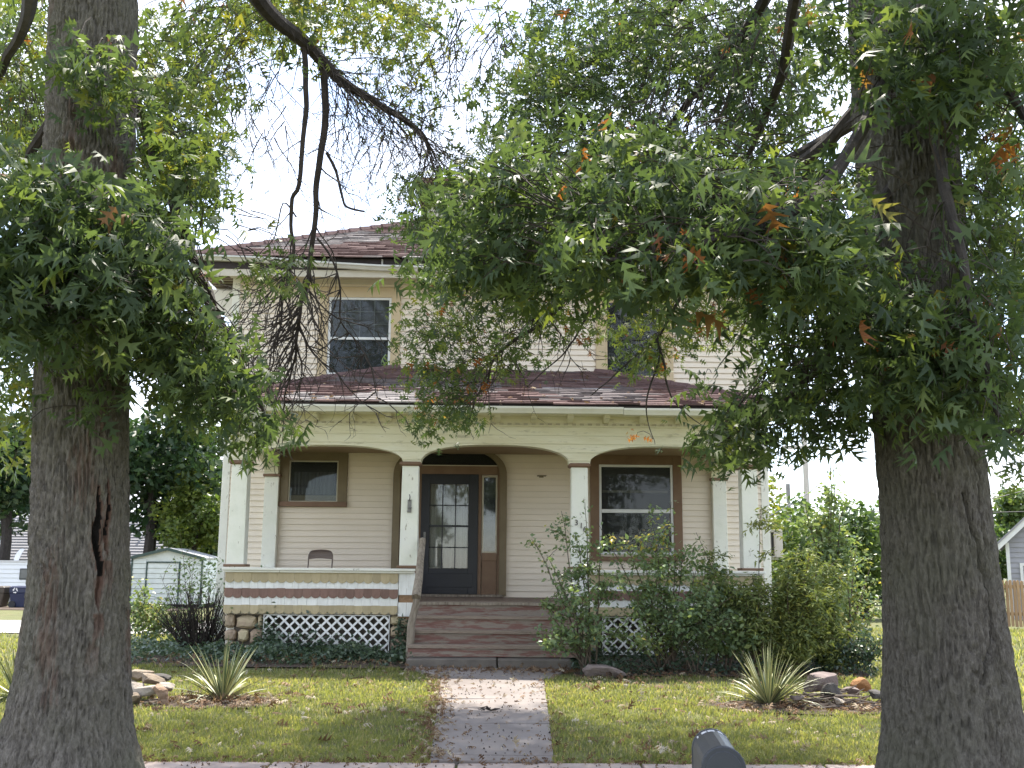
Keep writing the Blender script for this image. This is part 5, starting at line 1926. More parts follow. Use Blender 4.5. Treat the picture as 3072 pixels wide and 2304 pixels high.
# ivy along the foundation and climbing the lattice
P = []
for i in range(9500):
    x = rng.uniform(-6.3, -1.15)
    y = 16.25 - abs(rng.normal(0, .45))
    if x < -4.3:
        y = rng.uniform(14.9, 18.3)
    edge = 15.2 + .25 * math.sin(x * 2.3) + .15 * math.sin(x * 5.1)
    if y < edge - .3 or (y < edge and rng.random() < .6):
        continue
    if -1.3 < x and y < 15.1:
        continue
    h = max(0, .18 * (1 + noise.noise(Vector((x * 1.6, y * 2, 0)))))
    P.append((x, y, gz(x, y) + .03 + h * rng.random()))
for i in range(1500):        # on the lattice and the stones
    x = -3.66 + abs(rng.normal(0, .42)) + (rng.random() < .5) * rng.uniform(0, 1.0)
    z = .22 + abs(rng.normal(0, .17)) * (1.5 if x < -3.3 else 1)
    P.append((x, 16.28 - rng.random() * .05, z))
for i in range(700):
    z = .2 + .62 * rng.random() ** 1.3
    P.append((rng.uniform(-1.58, -1.22) + .1 * z, 16.12 + rng.random() * .12 - .1 * (z < .5), z))
ivy = leaf_obj('ivy', P, .062, rng.normal(.42, .18, len(P)), IVYL, OVAL, None, down=.3, up=.9, wild=.7)
P = []
for i in range(3400):
    x = rng.uniform(1.05, 5.3)
    y = rng.uniform(14.5, 16.2)
    P.append((x, y, gz(x, y) + .03 + .16 * rng.random() * (1 + noise.noise(Vector((x * 2, y * 2, 4))))))
leaf_obj('ground_cover', P, .06, rng.normal(.22, .14, len(P)), IVYL, OVAL, None, down=.3, up=.9, wild=.7)

# ------------------------------------------------------------------ yuccas (each blade a leaf)
YUC = bpy.data.materials.new('variegated_yucca')
YUC.use_nodes = True
_n, _l = YUC.node_tree.nodes, YUC.node_tree.links
_a = _n.new('ShaderNodeAttribute')
_a.attribute_name = 'tint'
_r = ramp(YUC.node_tree, [(0, (.075, .115, .06)), (.45, (.10, .150, .075)), (.55, (.33, .34, .145)), (1, (.42, .41, .20))])
_l.new(_a.outputs['Fac'], _r.inputs['Fac'])
_hs = _n.new('ShaderNodeHueSaturation')
_oi = _n.new('ShaderNodeObjectInfo')
_mr = _n.new('ShaderNodeMapRange')
_mr.inputs['To Min'].default_value = .65
_mr.inputs['To Max'].default_value = 1.15
_l.new(_oi.outputs['Random'], _mr.inputs['Value'])
_l.new(_mr.outputs[0], _hs.inputs['Value'])
_l.new(_r.outputs[0], _hs.inputs['Color'])
_l.new(_hs.outputs[0], _n['Principled BSDF'].inputs['Base Color'])
_n['Principled BSDF'].inputs['Roughness'].default_value = .45


def yucca(x, y, n, ln, label, seed):
    root = thing('yucca', label, 'yucca', g(x, y), 'variegated yuccas on the front lawn')
    rs = random.Random(seed)
    for i in range(n):
        az = rs.uniform(0, 2 * math.pi)
        el = rs.choice([rs.uniform(45, 88), rs.uniform(25, 75), rs.uniform(5, 40)])
        L = ln * rs.uniform(.65, 1.12)
        d = Vector((math.cos(az) * math.cos(R(el)), math.sin(az) * math.cos(R(el)), math.sin(R(el))))
        bend = rs.uniform(.2, 1.6) if el > 40 else rs.uniform(.8, 2.4)
        p = Vector((x + d.x * .05, y + d.y * .05, gz(x, y) + .02))
        side_ = d.cross(Vector((0, 0, 1)))
        if side_.length < .05:
            side_ = Vector((math.sin(az), -math.cos(az), 0))
        side_.normalize()
        V, F, T = [], [], []
        w0 = rs.uniform(.011, .017)
        prof = [.75, 1, 1, .9, .7, .42, .06]
        yellow_mid = rs.random() < .7
        for k_ in range(7):
            w = w0 * prof[k_]
            nrm = side_.cross(d).normalized()
            V += [p - side_ * w, p - side_ * w * .45 - nrm * w * .3, p + side_ * w * .45 - nrm * w * .3, p + side_ * w]
            T += ([1, 0, 0, 1] if not yellow_mid else [.0, 1, 1, .0])
            p = p + d * L / 6
            d = (d + Vector((0, 0, -bend * L / 3.2 * (k_ / 5) ** 1.5))).normalized()
            if p.z < gz(p.x, p.y) + .012:
                p.z = gz(p.x, p.y) + .012
                d.z = abs(d.z) * .1
                d.normalize()
        for k_ in range(6):
            for q in range(3):
                F.append((k_ * 4 + q, k_ * 4 + q + 1, k_ * 4 + q + 5, k_ * 4 + q + 4))
        link('leaf', mesh_np('leaf', [tuple(v) for v in V], F, YUC, tint=T, smooth=True), root)
    return root


yucca(-3.06, 12.15, 78, .66, 'striped yellow-green yucca on the left lawn beside the heap of pale stones', 2)
yucca(3.10, 12.05, 110, .70, 'big striped yucca on the right lawn beside the brushwood', 4)
yucca(-5.42, 12.3, 60, .62, 'yucca mostly hidden behind the left oak trunk', 6)

# ------------------------------------------------------------------ stone heaps and brushwood
RK = [M('grey_tan_rock', [(.17, .135, .10), (.27, .22, .17)], scale=9, rough=.95, bump=.6, bscale=40), M('pale_rock', [(.27, .235, .20), (.40, .355, .31)], scale=9, rough=.95, bump=.6, bscale=40),
      M('layered_brown_rock', [(.15, .085, .05), (.36, .26, .19)], scale=5, rough=.95, bump=.7, bscale=30, stretch=(2, 2, 8)), M('dark_rock', [(.055, .05, .047), (.10, .092, .086)], scale=9, rough=.95, bump=.6, bscale=40),
      M('purple_grey_rock', [(.14, .11, .105), (.24, .195, .18)], scale=9, rough=.95, bump=.6, bscale=40), M('orange_brick', [(.25, .12, .05), (.36, .19, .085)], scale=12, rough=.95, bump=.5)]


def rock(px, py, Y, sx, sy, sz, m, rot, seed, label, group, z=None, boxy=.5, tilt=0):
    p = W(px, py, Y)
    o = link('rock', rockmesh('rock', sx * 1.15, sy * 1.15, sz * 1.2, RK[m], seed, .2, boxy, 11), None, (p.x, Y, p.z if z is None else z), (tilt, R(rot), random.uniform(-.5, .5)))
    return props(o, label, 'rock', group)


GL = 'stones heaped by the left yucca'
rock(303, 1458, 12.3, .19, .15, .085, 0, -6, 1, 'flat brown-topped stone lying on top of the left heap', GL)
rock(327, 1468, 12.15, .14, .12, .06, 0, 8, 2, 'grey-brown stone leaning under the flat top stone of the left heap', GL)
rock(345, 1462, 12.5, .12, .10, .06, 3, 0, 3, 'dark stone at the back of the left heap by the yucca', GL)
rock(288, 1487, 12.0, .13, .12, .085, 1, 12, 4, 'pale pinkish stone against the left oak trunk', GL)
rock(318, 1493, 11.85, .17, .09, .05, 1, -9, 5, 'long pale slab at the front of the left heap', GL)
rock(352, 1502, 11.75, .085, .10, .13, 2, -32, 6, 'upright brown layered stone at the right end of the left heap', GL)
rock(285, 1508, 11.75, .09, .09, .075, 0, 30, 7, 'rounded stone lowest of the left heap beside the trunk', GL)
rock(362, 1484, 12.0, .10, .09, .05, 1, 0, 8, 'small pale stone between the left heap and the yucca', GL)
rock(283, 1462, 12.45, .10, .09, .06, 1, 0, 9, 'small pale stone at the back left of the left heap', GL)
GR = 'stones among the brushwood'
rock(1770, 1473, 12.2, .22, .17, .14, 4, -4, 11, 'large purplish boulder behind the brushwood on the right lawn', GR)
rock(1800, 1494, 11.95, .12, .11, .10, 3, 0, 12, 'dark mossy stone in the middle of the brushwood', GR)
rock(1857, 1478, 12.3, .14, .09, .075, 5, 5, 13, 'orange brick-like block at the right end of the brushwood', GR, boxy=.9)
rock(1835, 1490, 12.1, .10, .09, .05, 4, 0, 14, 'small grey stone left of the orange block', GR)
rock(1812, 1515, 11.75, .07, .06, .045, 1, 0, 15, 'pale pebble-sized stone in front of the brushwood', GR)
rock(1895, 1500, 11.9, .11, .09, .055, 3, 0, 16, 'dark stone beside the right oak trunk', GR)
rock(1720, 1508, 11.8, .09, .08, .035, 4, 0, 17, 'flat grey stone between the right yucca and the boulder', GR)
rock(1310, 1452, 14.35, .30, .16, .09, 4, 3, 18, 'half-buried brown slab at the foot of the arching shrub', GR)
STK = M('brushwood_stick', [(.075, .058, .048), (.16, .13, .11)], scale=30, rough=.9)
rsd = random.Random(12)
for i in range(34):
    p = W(rsd.uniform(1735, 1890), rsd.uniform(1486, 1522), 11.9)
    y = rsd.uniform(11.6, 12.2)
    an = rsd.gauss(0, .35) if rsd.random() < .75 else rsd.uniform(-1.3, 1.3)
    L = rsd.uniform(.22, .62)
    z0 = gz(p.x, y) + .03 + rsd.random() * .14
    d = Vector((math.cos(an), rsd.uniform(-.4, .4), math.sin(an) * .35))
    pts = [Vector((p.x, y, z0)) + d * L * (u - .5) + wob(Vector((p.x, y, u)), .02, 5) for u in (0, .35, .7, 1)]
    lab = 'dry brown stick in the brushwood pile beside the boulder on the right lawn'
    r0 = rsd.uniform(.007, .014)
    props(MB().tube(pts, [r0, r0 * .9, r0 * .75, r0 * .5], 5).build('stick', STK), lab, 'stick', 'sticks of the brushwood pile')
tg = W(1060, 1531, 11.3)
mb = MB()
for i in range(9):
    a = rsd.uniform(0, 2 * math.pi)
    mb.tube([(tg.x, 11.3, gz(0, 11.3) + .05), (tg.x + .05 * math.cos(a), 11.3 + .05 * math.sin(a), gz(0, 11.3) + .055 + rsd.uniform(0, .04)), (tg.x + rsd.uniform(.09, .15) * math.cos(a), 11.3 + .1 * math.sin(a), gz(0, 11.3) + .045 + rsd.uniform(0, .03))], [.008, .006, .003], 4)
props(mb.build('fallen_twig', DEADST), 'dark fallen twig tuft lying in the middle of the front path', 'twig')

# ------------------------------------------------------------------ things on and by the porch
FC = M('brown_painted_steel', [(.13, .095, .075), (.17, .125, .10)], scale=6, rough=.4)
cx0 = W(691, 1210, 17.6).x
ch = thing('folding_chair', 'brown metal folding chair standing on the porch behind the rail', 'chair', (cx0, 17.6, FLOOR))
w = .20
bk_ = [(-w, .50), (-w, .66), (-w * .93, .735), (-w * .7, .775), (0, .79), (w * .7, .775), (w * .93, .735), (w, .66), (w, .50)]
fr_ = MB()
pts = [(cx0 - w - .02, 17.30, FLOOR + .01)] + [(cx0 + a, 17.62 + (b - .5) * .18, FLOOR + b) for a, b in bk_] + [(cx0 + w + .02, 17.30, FLOOR + .01)]
fr_.tube(smooth_path(pts, 3), .012, 7)
fr_.build('frame', FC, ch, smooth=True)
n = 10
bp_ = MB()
ol = [(a, b) for a, b in bk_[1:-1]]
vs1 = [(cx0 + a * .97, 17.625 + (b - .5) * .18 + .02 * (1 - (a / w) ** 2), FLOOR + b * .995) for a, b in ol]
k = len(ol)
bot = [(cx0 + w * .95 * (1 - 2 * i / 6), 17.64 + .018 * (1 - (1 - 2 * i / 6) ** 2), FLOOR + .635 + .015 * math.sin(math.pi * i / 6)) for i in range(7)]
bp_.add(vs1 + bot, [tuple(range(k + 7))])
o = bp_.build('backrest', FC, ch)
sm = o.modifiers.new('thick', 'SOLIDIFY')
sm.thickness = .006
MB().hexa([(cx0 - .19, 17.28, FLOOR + .44), (cx0 + .19, 17.28, FLOOR + .44), (cx0 + .18, 17.64, FLOOR + .41), (cx0 - .18, 17.64, FLOOR + .41), (cx0 - .19, 17.28, FLOOR + .455), (cx0 + .19, 17.28, FLOOR + .455), (cx0 + .18, 17.64, FLOOR + .425), (cx0 - .18, 17.64, FLOOR + .425)]).build('seat', FC, ch, bevel=.005)
for s in (-1, 1):
    MB().tube([(cx0 + s * .20, 17.36, FLOOR + .43), (cx0 + s * .205, 17.80, FLOOR + .01)], .011, 6).build('rear_leg', FC, ch)
# black peaked bundle on the right rail
p = W(1540, 1227, FY + .1)
bm = bmesh.new()
bmesh.ops.create_cone(bm, cap_ends=True, segments=14, radius1=.088, radius2=.008, depth=.11)
bmesh.ops.subdivide_edges(bm, edges=bm.edges[:], cuts=2, use_grid_fill=True)
for v in bm.verts:
    q = v.co.copy()
    v.co.x += .012 * noise.noise(q * 22) + .018 * (q.z + .055) / .11
    v.co.y = v.co.y * .8 + .012 * noise.noise(q * 22 + Vector((4, 4, 4)))
    v.co.z += .008 * noise.noise(q * 18 + Vector((1, 2, 3)))
me = bpy.data.meshes.new('black_cloth')
bm.to_mesh(me)
bm.free()
me.materials.append(M('black_cloth', [(.012, .011, .013), (.022, .02, .024)], scale=20, rough=.9))
props(link('black_cloth', me, None, (p.x, FY + .1, 1.61)), 'small black peaked bundle of cloth on the right porch rail', 'cloth')

# ------------------------------------------------------------------ mailbox in the foreground
mx, my, mtop = W(1562, 1618, 4.3).x, 4.3, .895
mbx = thing('mailbox', 'dark grey dome-topped mailbox at the kerb seen from above its door', 'mailbox', (mx + .02, 4.55, 0))
MBM = M('scuffed_grey_mailbox', [(.040, .044, .055), (.060, .064, .078)], scale=6, rough=.33, bump=.05, bscale=90, spec=.5, wear=((.13, .12, .115), 12, .68, .74, (1, 1, 1)))
MBD = M('mailbox_door_paint', [(.028, .032, .042), (.042, .046, .058)], scale=8, rough=.5)
RIB = M('chipped_bright_metal', [(.55, .56, .60), (.68, .69, .72)], scale=8, rough=.4)
r_, hb = .083, .13
ax = Vector((.05, .48, 0)).normalized()          # from the door to the back
sx = Vector((ax.y, -ax.x, 0))


def dome(r, off, base=hb):
    pts = [(-r, 0), (r, 0)]
    out = []
    for a in range(0, 13):
        t = math.pi * a / 12
        out.append((r * math.cos(t), base + r * math.sin(t)))
    return [(-r, 0)][::-1] + [(r, 0)] + out if False else [(r, 0)] + out + [(-r, 0)]


def dome_solid(mb, r, y0, y1, base=hb):
    pr_ = dome(r, 0, base)
    n = len(pr_)
    O = Vector((mx, my, mtop - hb - r_))
    vs_ = [O + sx * a + ax * y0 + Vector((0, 0, b)) for a, b in pr_] + [O + sx * a + ax * y1 + Vector((0, 0, b)) for a, b in pr_]
    return mb.add(vs_, [tuple(range(n)), tuple(range(2 * n - 1, n - 1, -1))] + [(i, i + n, (i + 1) % n + n, (i + 1) % n) for i in range(n)])


o = dome_solid(MB(), r_, 0.012, .48).build('body', MBM, mbx, bevel=.002)
dome_solid(MB(), r_ + .004, .462, .484).build('back_rim', MBM, mbx, bevel=.002)
d_ = dome_solid(MB(), r_ + .006, -.012, .020)
d_ = d_.build('door', MBD, mbx, bevel=.003)
dome_solid(MB(), r_ - .012, -.016, -.010).build('door_panel', MBD, d_, bevel=.002)
# worn bright chips along the rear rim
chm = MB()
O = Vector((mx, my, mtop - hb - r_))
for t0, t1 in ((40, 48), (57, 73), (83, 104), (107, 124), (136, 142)):
    for a in range(t0, t1, 3):
        ta, tb = R(a), R(min(a + 3, t1))
        rr = r_ + .0012
        q = []
        for t_, yy in ((ta, .405), (tb, .405), (tb, .452), (ta, .452)):
            q.append(O + sx * rr * math.cos(t_) + ax * yy + Vector((0, 0, hb + rr * math.sin(t_))))
        chm.add(q, [(0, 1, 2, 3)])
o = chm.build('chipped_paint', RIB, mbx)
o['kind'] = 'stuff'
MB().box(mx - .09, mx + .02, 4.32, 4.70, mtop - hb - r_ - .03, mtop - hb - r_ - .002).build('base_board', GREYWOOD, mbx)
MB().box(mx - .08, mx + .01, 4.50, 4.59, -.02, mtop - hb - r_ - .03).build('post', GREYWOOD, mbx)

# ------------------------------------------------------------------ beyond the house, left
BLIND_ = M('shed_panel_metal', [(.46, .50, .47), (.56, .60, .57)], scale=3, rough=.45, rv=.03)
SHG = M('shed_green_trim', [(.025, .05, .042), (.04, .07, .06)], scale=5, rough=.5)
YS = 40.0
p0, p1 = W(277, 1318, YS), W(433, 1318, YS)
zg, ze, zp = gz(0, YS) + .05, W(433, 1207, YS).z, W(343, 1186, YS).z
x0, x1 = p0.x, p1.x
xm = (x0 + x1) / 2
shed = thing('garden_shed', 'pale metal garden shed with dark green trim beyond the left oak trunk', 'shed', (xm, YS, zg))
DS = 2.6
MB().prism([(x0, zg + .1), (x1, zg + .1), (x1, ze), (xm, zp - .03), (x0, ze)], YS + .02, YS + DS).build('wall', BLIND_, shed)
dxa, dxb, dzt = W(315, 1250, YS).x, W(388, 1250, YS).x, W(350, 1213, YS).z
nrow = 9
for k_ in range(nrow):
    za, zb = zg + .12 + (ze - zg - .12) * k_ / nrow, zg + .12 + (ze - zg - .12) * (k_ + 1) / nrow
    for xa, xb in ((x0 + .03, dxa - .02), (dxb + .02, x1 - .03)):
        MB().hexa([(xa, YS - .025, za), (xb, YS - .025, za), (xb, YS + .02, za), (xa, YS + .02, za), (xa, YS + .0, zb - .02), (xb, YS + .0, zb - .02), (xb, YS + .02, zb), (xa, YS + .02, zb)]).build('wall_panel', BLIND_, shed)
    MB().hexa([(x1 - .02, YS + .06, za), (x1 + .03, YS + .06, za), (x1 + .03, YS + DS - .05, za), (x1 - .02, YS + DS - .05, za), (x1 - .02, YS + .06, zb - .02), (x1 + .005, YS + .06, zb - .02), (x1 + .005, YS + DS - .05, zb - .02), (x1 - .02, YS + DS - .05, zb - .02)]).build('wall_panel', BLIND_, shed)
sd = rect_frame(MB(), dxa, dxb, zg + .1, dzt, .045, YS - .05, YS + .0, wb=0).build('door', SHG, shed)
for k_ in range(8):
    za, zb = zg + .12 + (dzt - zg - .17) * k_ / 8, zg + .12 + (dzt - zg - .17) * (k_ + 1) / 8
    MB().hexa([(dxa + .045, YS - .03, za), (dxb - .045, YS - .03, za), (dxb - .045, YS + .01, za), (dxa + .045, YS + .01, za), (dxa + .045, YS - .005, zb - .02), (dxb - .045, YS - .005, zb - .02), (dxb - .045, YS + .01, zb), (dxa + .045, YS + .01, zb)]).build('door_panel', BLIND_, sd)
for xa in (x0, x1 - .06):
    MB().box(xa, xa + .06, YS - .04, YS + .0, zg + .1, ze).build('corner_trim', SHG, shed)
MB().box(x1 - .03, x1 + .035, YS + DS - .05, YS + DS, zg + .1, ze).build('corner_trim', SHG, shed)
ov = .10
for s in (-1, 1):
    xe = x0 - .06 if s < 0 else x1 + .06
    MB().hexa([(min(xe, xm), YS - ov, ze if s < 0 else zp), (max(xe, xm), YS - ov, zp if s < 0 else ze), (max(xe, xm), YS + DS, zp if s < 0 else ze), (min(xe, xm), YS + DS, ze if s < 0 else zp),
               (min(xe, xm), YS - ov, (ze if s < 0 else zp) + .05), (max(xe, xm), YS - ov, (zp if s < 0 else ze) + .05), (max(xe, xm), YS + DS, (zp if s < 0 else ze) + .05), (min(xe, xm), YS + DS, (ze if s < 0 else zp) + .05)]).build('roof_panel', M('shed_roof_metal', [(.30, .31, .32), (.42, .43, .44)], scale=4, rough=.4), shed)
    MB().hexa([(min(xe, xm), YS - ov - .03, (ze if s < 0 else zp) - .05), (max(xe, xm), YS - ov - .03, (zp if s < 0 else ze) - .05), (max(xe, xm), YS - ov - .005, (zp if s < 0 else ze) - .05), (min(xe, xm), YS - ov - .005, (ze if s < 0 else zp) - .05),
               (min(xe, xm), YS - ov - .03, (ze if s < 0 else zp) + .06), (max(xe, xm), YS - ov - .03, (zp if s < 0 else ze) + .06), (max(xe, xm), YS - ov - .005, (zp if s < 0 else ze) + .06), (min(xe, xm), YS - ov - .005, (ze if s < 0 else zp) + .06)]).build('roof_trim', SHG, shed)
MB().box(x0 + .05, x1 + .02, YS + .04, YS + DS, zg - .15, zg + .1).build('skid_base', VOID, shed)

# neighbour's house behind the shed: grey roof and a vent pipe
YH = 52
q0, q1 = W(230, 1206, YH - 3), W(390, 1206, YH - 3)
zr, ze = W(300, 1116, YH).z, W(300, 1206, YH - 3).z
nb = thing('neighbour_house', 'house with a broad grey shingled roof behind the metal shed', 'house', (-19, YH, gz(0, YH)))
xl_, xr_ = -34.0, q1.x + .1
xr2 = W(352, 1116, YH).x
RG = M('grey_roof_shingles', [(.20, .20, .21), (.29, .29, .31), (.24, .235, .25)], scale=9, rough=.95, bump=.5, bscale=14, stretch=(1, 3, 3))
MB().add([(xl_, YH - 3.4, ze - .1), (xr_, YH - 3.4, ze - .1), (xr2, YH, zr), (xl_, YH, zr), (xr_, YH + 3.4, ze - .1), (xl_, YH + 3.4, ze - .1), (xl_, YH - 3.4, ze - .25), (xr_, YH - 3.4, ze - .25), (xr_, YH + 3.4, ze - .25)],
         [(0, 1, 2, 3), (3, 2, 4, 5), (1, 4, 2), (0, 6, 7, 1), (1, 7, 8, 4)]).build('roof', RG, nb)
for k_ in range(16):     # shingle courses
    t = k_ / 16
    ya, za = YH - 3.4 + 3.4 * t, ze - .1 + (zr - ze + .1) * t
    xe = xr_ + (xr2 - xr_) * t
    MB().box(xl_, xe - .02, ya - .03, ya + .02, za - .02, za + .035).build('shingle_course', RG, nb)
MB().box(xl_ + .3, xr_ - .4, YH - 3, YH + 3, gz(0, YH) - .3, ze - .15).build('wall', M('neighbour_wall', [(.45, .44, .42), (.52, .51, .49)], scale=2), nb)
vp = W(303, 1160, YH - 1.9)
MB().tube([(vp.x, YH - 1.9, vp.z - .35), (vp.x, YH - 1.9, vp.z + .45)], .06, 8).box(vp.x - .16, vp.x + .08, YH - 2.1, YH - 1.8, vp.z - .42, vp.z - .3).build('vent_pipe', M('white_pipe', [(.7, .7, .7), (.78, .78, .78)]), nb)

# travel trailer, bins
YT = 43.0
RVW = M('trailer_white', [(.70, .72, .74), (.78, .80, .81)], scale=1, rough=.35)
rvx = W(78, 1240, YT).x
z1, z0 = W(20, 1211, YT).z, W(20, 1268, YT).z
rv = thing('travel_trailer', 'white travel trailer with a small dark window parked beyond the drive', 'trailer', (-21, YT, gz(0, YT)))
MB().box(-27, rvx + 3.2, YT, YT + 2.4, z0 - .1, z1).build('body', RVW, rv, bevel=.08)
for k_ in range(6):
    zz = z0 + .02 + (z1 - z0) * k_ / 6
    MB().hexa([(-26.9, YT - .03, zz), (rvx + 3.1, YT - .03, zz), (rvx + 3.1, YT + .01, zz), (-26.9, YT + .01, zz), (-26.9, YT - .008, zz + (z1 - z0) / 6 - .02), (rvx + 3.1, YT - .008, zz + (z1 - z0) / 6 - .02), (rvx + 3.1, YT + .01, zz + (z1 - z0) / 6 - .02), (-26.9, YT + .01, zz + (z1 - z0) / 6 - .02)]).build('side_panel', RVW, rv)
MB().box(-27, rvx + 3.2, YT - .05, YT + .02, z1 - .06, z1 + .01).build('roof_trim', M('trailer_trim', [(.5, .5, .5), (.6, .6, .6)], rough=.3), rv)
wa, wb = W(42, 1252, YT), W(75, 1228, YT)
wi = MB().box(wa.x * 1.0, wb.x, YT - .06, YT - .02, wa.z, wb.z).build('window', M('rubber_seal', [(.05, .055, .06), (.07, .075, .08)], rough=.5), rv, bevel=.02)
MB().box(wa.x + .05, wb.x - .05, YT - .07, YT - .06, wa.z + .05, wb.z - .05).build('pane', M('dark_trailer_glass', [(.08, .09, .095), (.11, .12, .125)], rough=.1, spec=.6), wi)
for xx in (-24, rvx + 1.5):
    MB().prism([(xx + .34 * math.cos(2 * math.pi * q / 16), gz(0, YT) + .34 + .34 * math.sin(2 * math.pi * q / 16)) for q in range(16)], YT + .1, YT + .35).build('wheel', BLACK, rv)
dp = W(38, 1198, YT + .6)
bm = bmesh.new()
bmesh.ops.create_uvsphere(bm, u_segments=16, v_segments=10, radius=.5)
bmesh.ops.delete(bm, geom=[v for v in bm.verts if v.co.y > -.36], context='VERTS')
for v in bm.verts:
    v.co.y = (v.co.y + .5) * .6
me = bpy.data.meshes.new('dish')
bm.to_mesh(me)
bm.free()
me.materials.append(M('white_pipe', None))
sat = thing('satellite_dish', 'white satellite dish above the roof of the white trailer', 'dish', (dp.x, YT + .6, z1))
o = link('dish', me, sat, (dp.x, YT + .6, dp.z), (R(-25), R(0), R(-35)))
md = o.modifiers.new('t', 'SOLIDIFY')
md.thickness = .02
MB().tube([(dp.x, YT + .65, z1 - .02), (dp.x + .05, YT + .65, dp.z)], .03, 6).build('mast', M('white_pipe', None), sat)


def bin_(px, label, m, seed):
    Yb = 39.0
    b0, b1, t1 = W(px - 18, 1320, Yb), W(px + 20, 1320, Yb), W(px, 1266, Yb)
    xa, xb, zt = b0.x, b1.x, t1.z
    zg_ = gz(0, Yb)
    rt_ = thing('wheeled_bin', label, 'bin', ((xa + xb) / 2, Yb, zg_), 'wheeled bins at the edge of the drive')
    h = zt - zg_
    MB().hexa([(xa + .07, Yb, zg_ + .03), (xb - .1, Yb, zg_ + .03), (xb - .1, Yb + .5, zg_ + .03), (xa + .07, Yb + .5, zg_ + .03), (xa, Yb - .05, zg_ + h * .68), (xb, Yb - .05, zg_ + h * .68), (xb, Yb + .6, zg_ + h * .68), (xa, Yb + .6, zg_ + h * .68)]).build('tub', m, rt_, bevel=.02)
    MB().box(xa - .01, xb + .01, Yb - .06, Yb + .61, zg_ + h * .68, zg_ + h * .93).build('rim', m, rt_, bevel=.02)
    MB().hexa([(xa - .03, Yb - .09, zg_ + h * .93), (xb + .03, Yb - .09, zg_ + h * .93), (xb + .03, Yb + .64, zg_ + h * .93), (xa - .03, Yb + .64, zg_ + h * .93), (xa + .05, Yb, zg_ + h), (xb - .05, Yb, zg_ + h), (xb - .05, Yb + .55, zg_ + h), (xa + .05, Yb + .55, zg_ + h)]).build('lid', m, rt_, bevel=.015)
    MB().prism([(xa + .12 + .13 * math.cos(2 * math.pi * q / 14), zg_ + .13 + .13 * math.sin(2 * math.pi * q / 14)) for q in range(14)], Yb - .06, Yb - .01).build('wheel', BLACK, rt_)
    return rt_, xa, xb, zg_, h, Yb


BLU = M('navy_bin_plastic', [(.018, .024, .06), (.025, .032, .075)], scale=4, rough=.4)
rt_, xa, xb, zg_, h, Yb = bin_(36, 'navy blue wheeled recycling bin with a white arrow emblem, left of the oak trunk', BLU, 1)
sy = MB()
cxs, czs = xa + (xb - xa) * .33, zg_ + h * .80
for q in range(3):
    a0 = R(90 + 120 * q)
    pa, pb = (cxs + .085 * math.cos(a0 + .25), czs + .10 * math.sin(a0 + .25)), (cxs + .085 * math.cos(a0 + 1.75), czs + .10 * math.sin(a0 + 1.75))
    dx, dz = pb[0] - pa[0], pb[1] - pa[1]
    ln = math.hypot(dx, dz)
    nx_, nz_ = -dz / ln, dx / ln
    e = (pa[0] + dx * .62, pa[1] + dz * .62)
    sy.prism([(pa[0] - nx_ * .017, pa[1] - nz_ * .017), (e[0] - nx_ * .017, e[1] - nz_ * .017), (e[0] - nx_ * .036, e[1] - nz_ * .036), (pb[0], pb[1]), (e[0] + nx_ * .036, e[1] + nz_ * .036), (e[0] + nx_ * .017, e[1] + nz_ * .017), (pa[0] + nx_ * .017, pa[1] + nz_ * .017)][::-1], Yb - .066, Yb - .062)
sy.build('recycling_emblem', M('white_pipe', None), rt_)
bin_(-14, 'drab brown wheeled bin cut off by the left edge of the photo', M('brown_bin_plastic', [(.055, .045, .035), (.075, .06, .048)], scale=4, rough=.5), 2)

# ------------------------------------------------------------------ beyond the house, right: fence, grey house, pole, wires
YF = 26.0
FW = M('brown_fence_picket', [(.26, .165, .085), (.36, .235, .13), (.30, .20, .12)], scale=6, rough=.85, bump=.2, rv=.18, stretch=(3, 3, .6))
fx0 = W(2100, 1300, YF).x
zt = W(2170, 1251, YF).z
zb = W(2170, 1352, YF).z
fence = thing('picket_fence', 'brown wooden picket fence behind the sunny lawn at the right edge', 'fence', (13, YF, gz(0, YF)))
pm = [MB().prism([(-.036, 0), (.036, 0), (.036, h_ - .03), (.012, h_), (-.012, h_), (-.036, h_ - .03)], -.012, .006).mesh('picket', FW) for h_ in ((zt - zb), (zt - zb) * .985)]
x = fx0
while x < fx0 + 5.2:
    link('picket', random.choice(pm), fence, (x, YF, zb - .02 + random.uniform(-.01, .01)), (0, random.uniform(-.012, .012), 0))
    x += .098
for zz in (zb + .25, zt - .22):
    MB().box(fx0 - .1, fx0 + 5.3, YF + .012, YF + .05, zz, zz + .08).build('rail', FW, fence)
for k_ in range(3):
    MB().box(fx0 + k_ * 2.4, fx0 + k_ * 2.4 + .09, YF + .05, YF + .14, zb - .2, zt + .02).build('post', FW, fence)
YG = 34.0
wx, zE = W(2180, 1230, YG).x, W(2168, 1172, YG).z
gh = thing('grey_house', 'grey clapboard house with a white rake board beyond the picket fence', 'house', (wx, YG, gz(0, YG)))
GS = M('grey_clapboard', [(.26, .26, .29), (.31, .31, .34)], scale=3, rough=.6, rv=.04)
pk = (wx + 4.5, zE + 4.3)
MB().prism([(wx, gz(0, YG) - .2), (wx + 9, gz(0, YG) - .2), (wx + 9, zE), pk, (wx, zE)], YG + .03, YG + 9).build('wall', GS, gh)
zz = gz(0, YG)
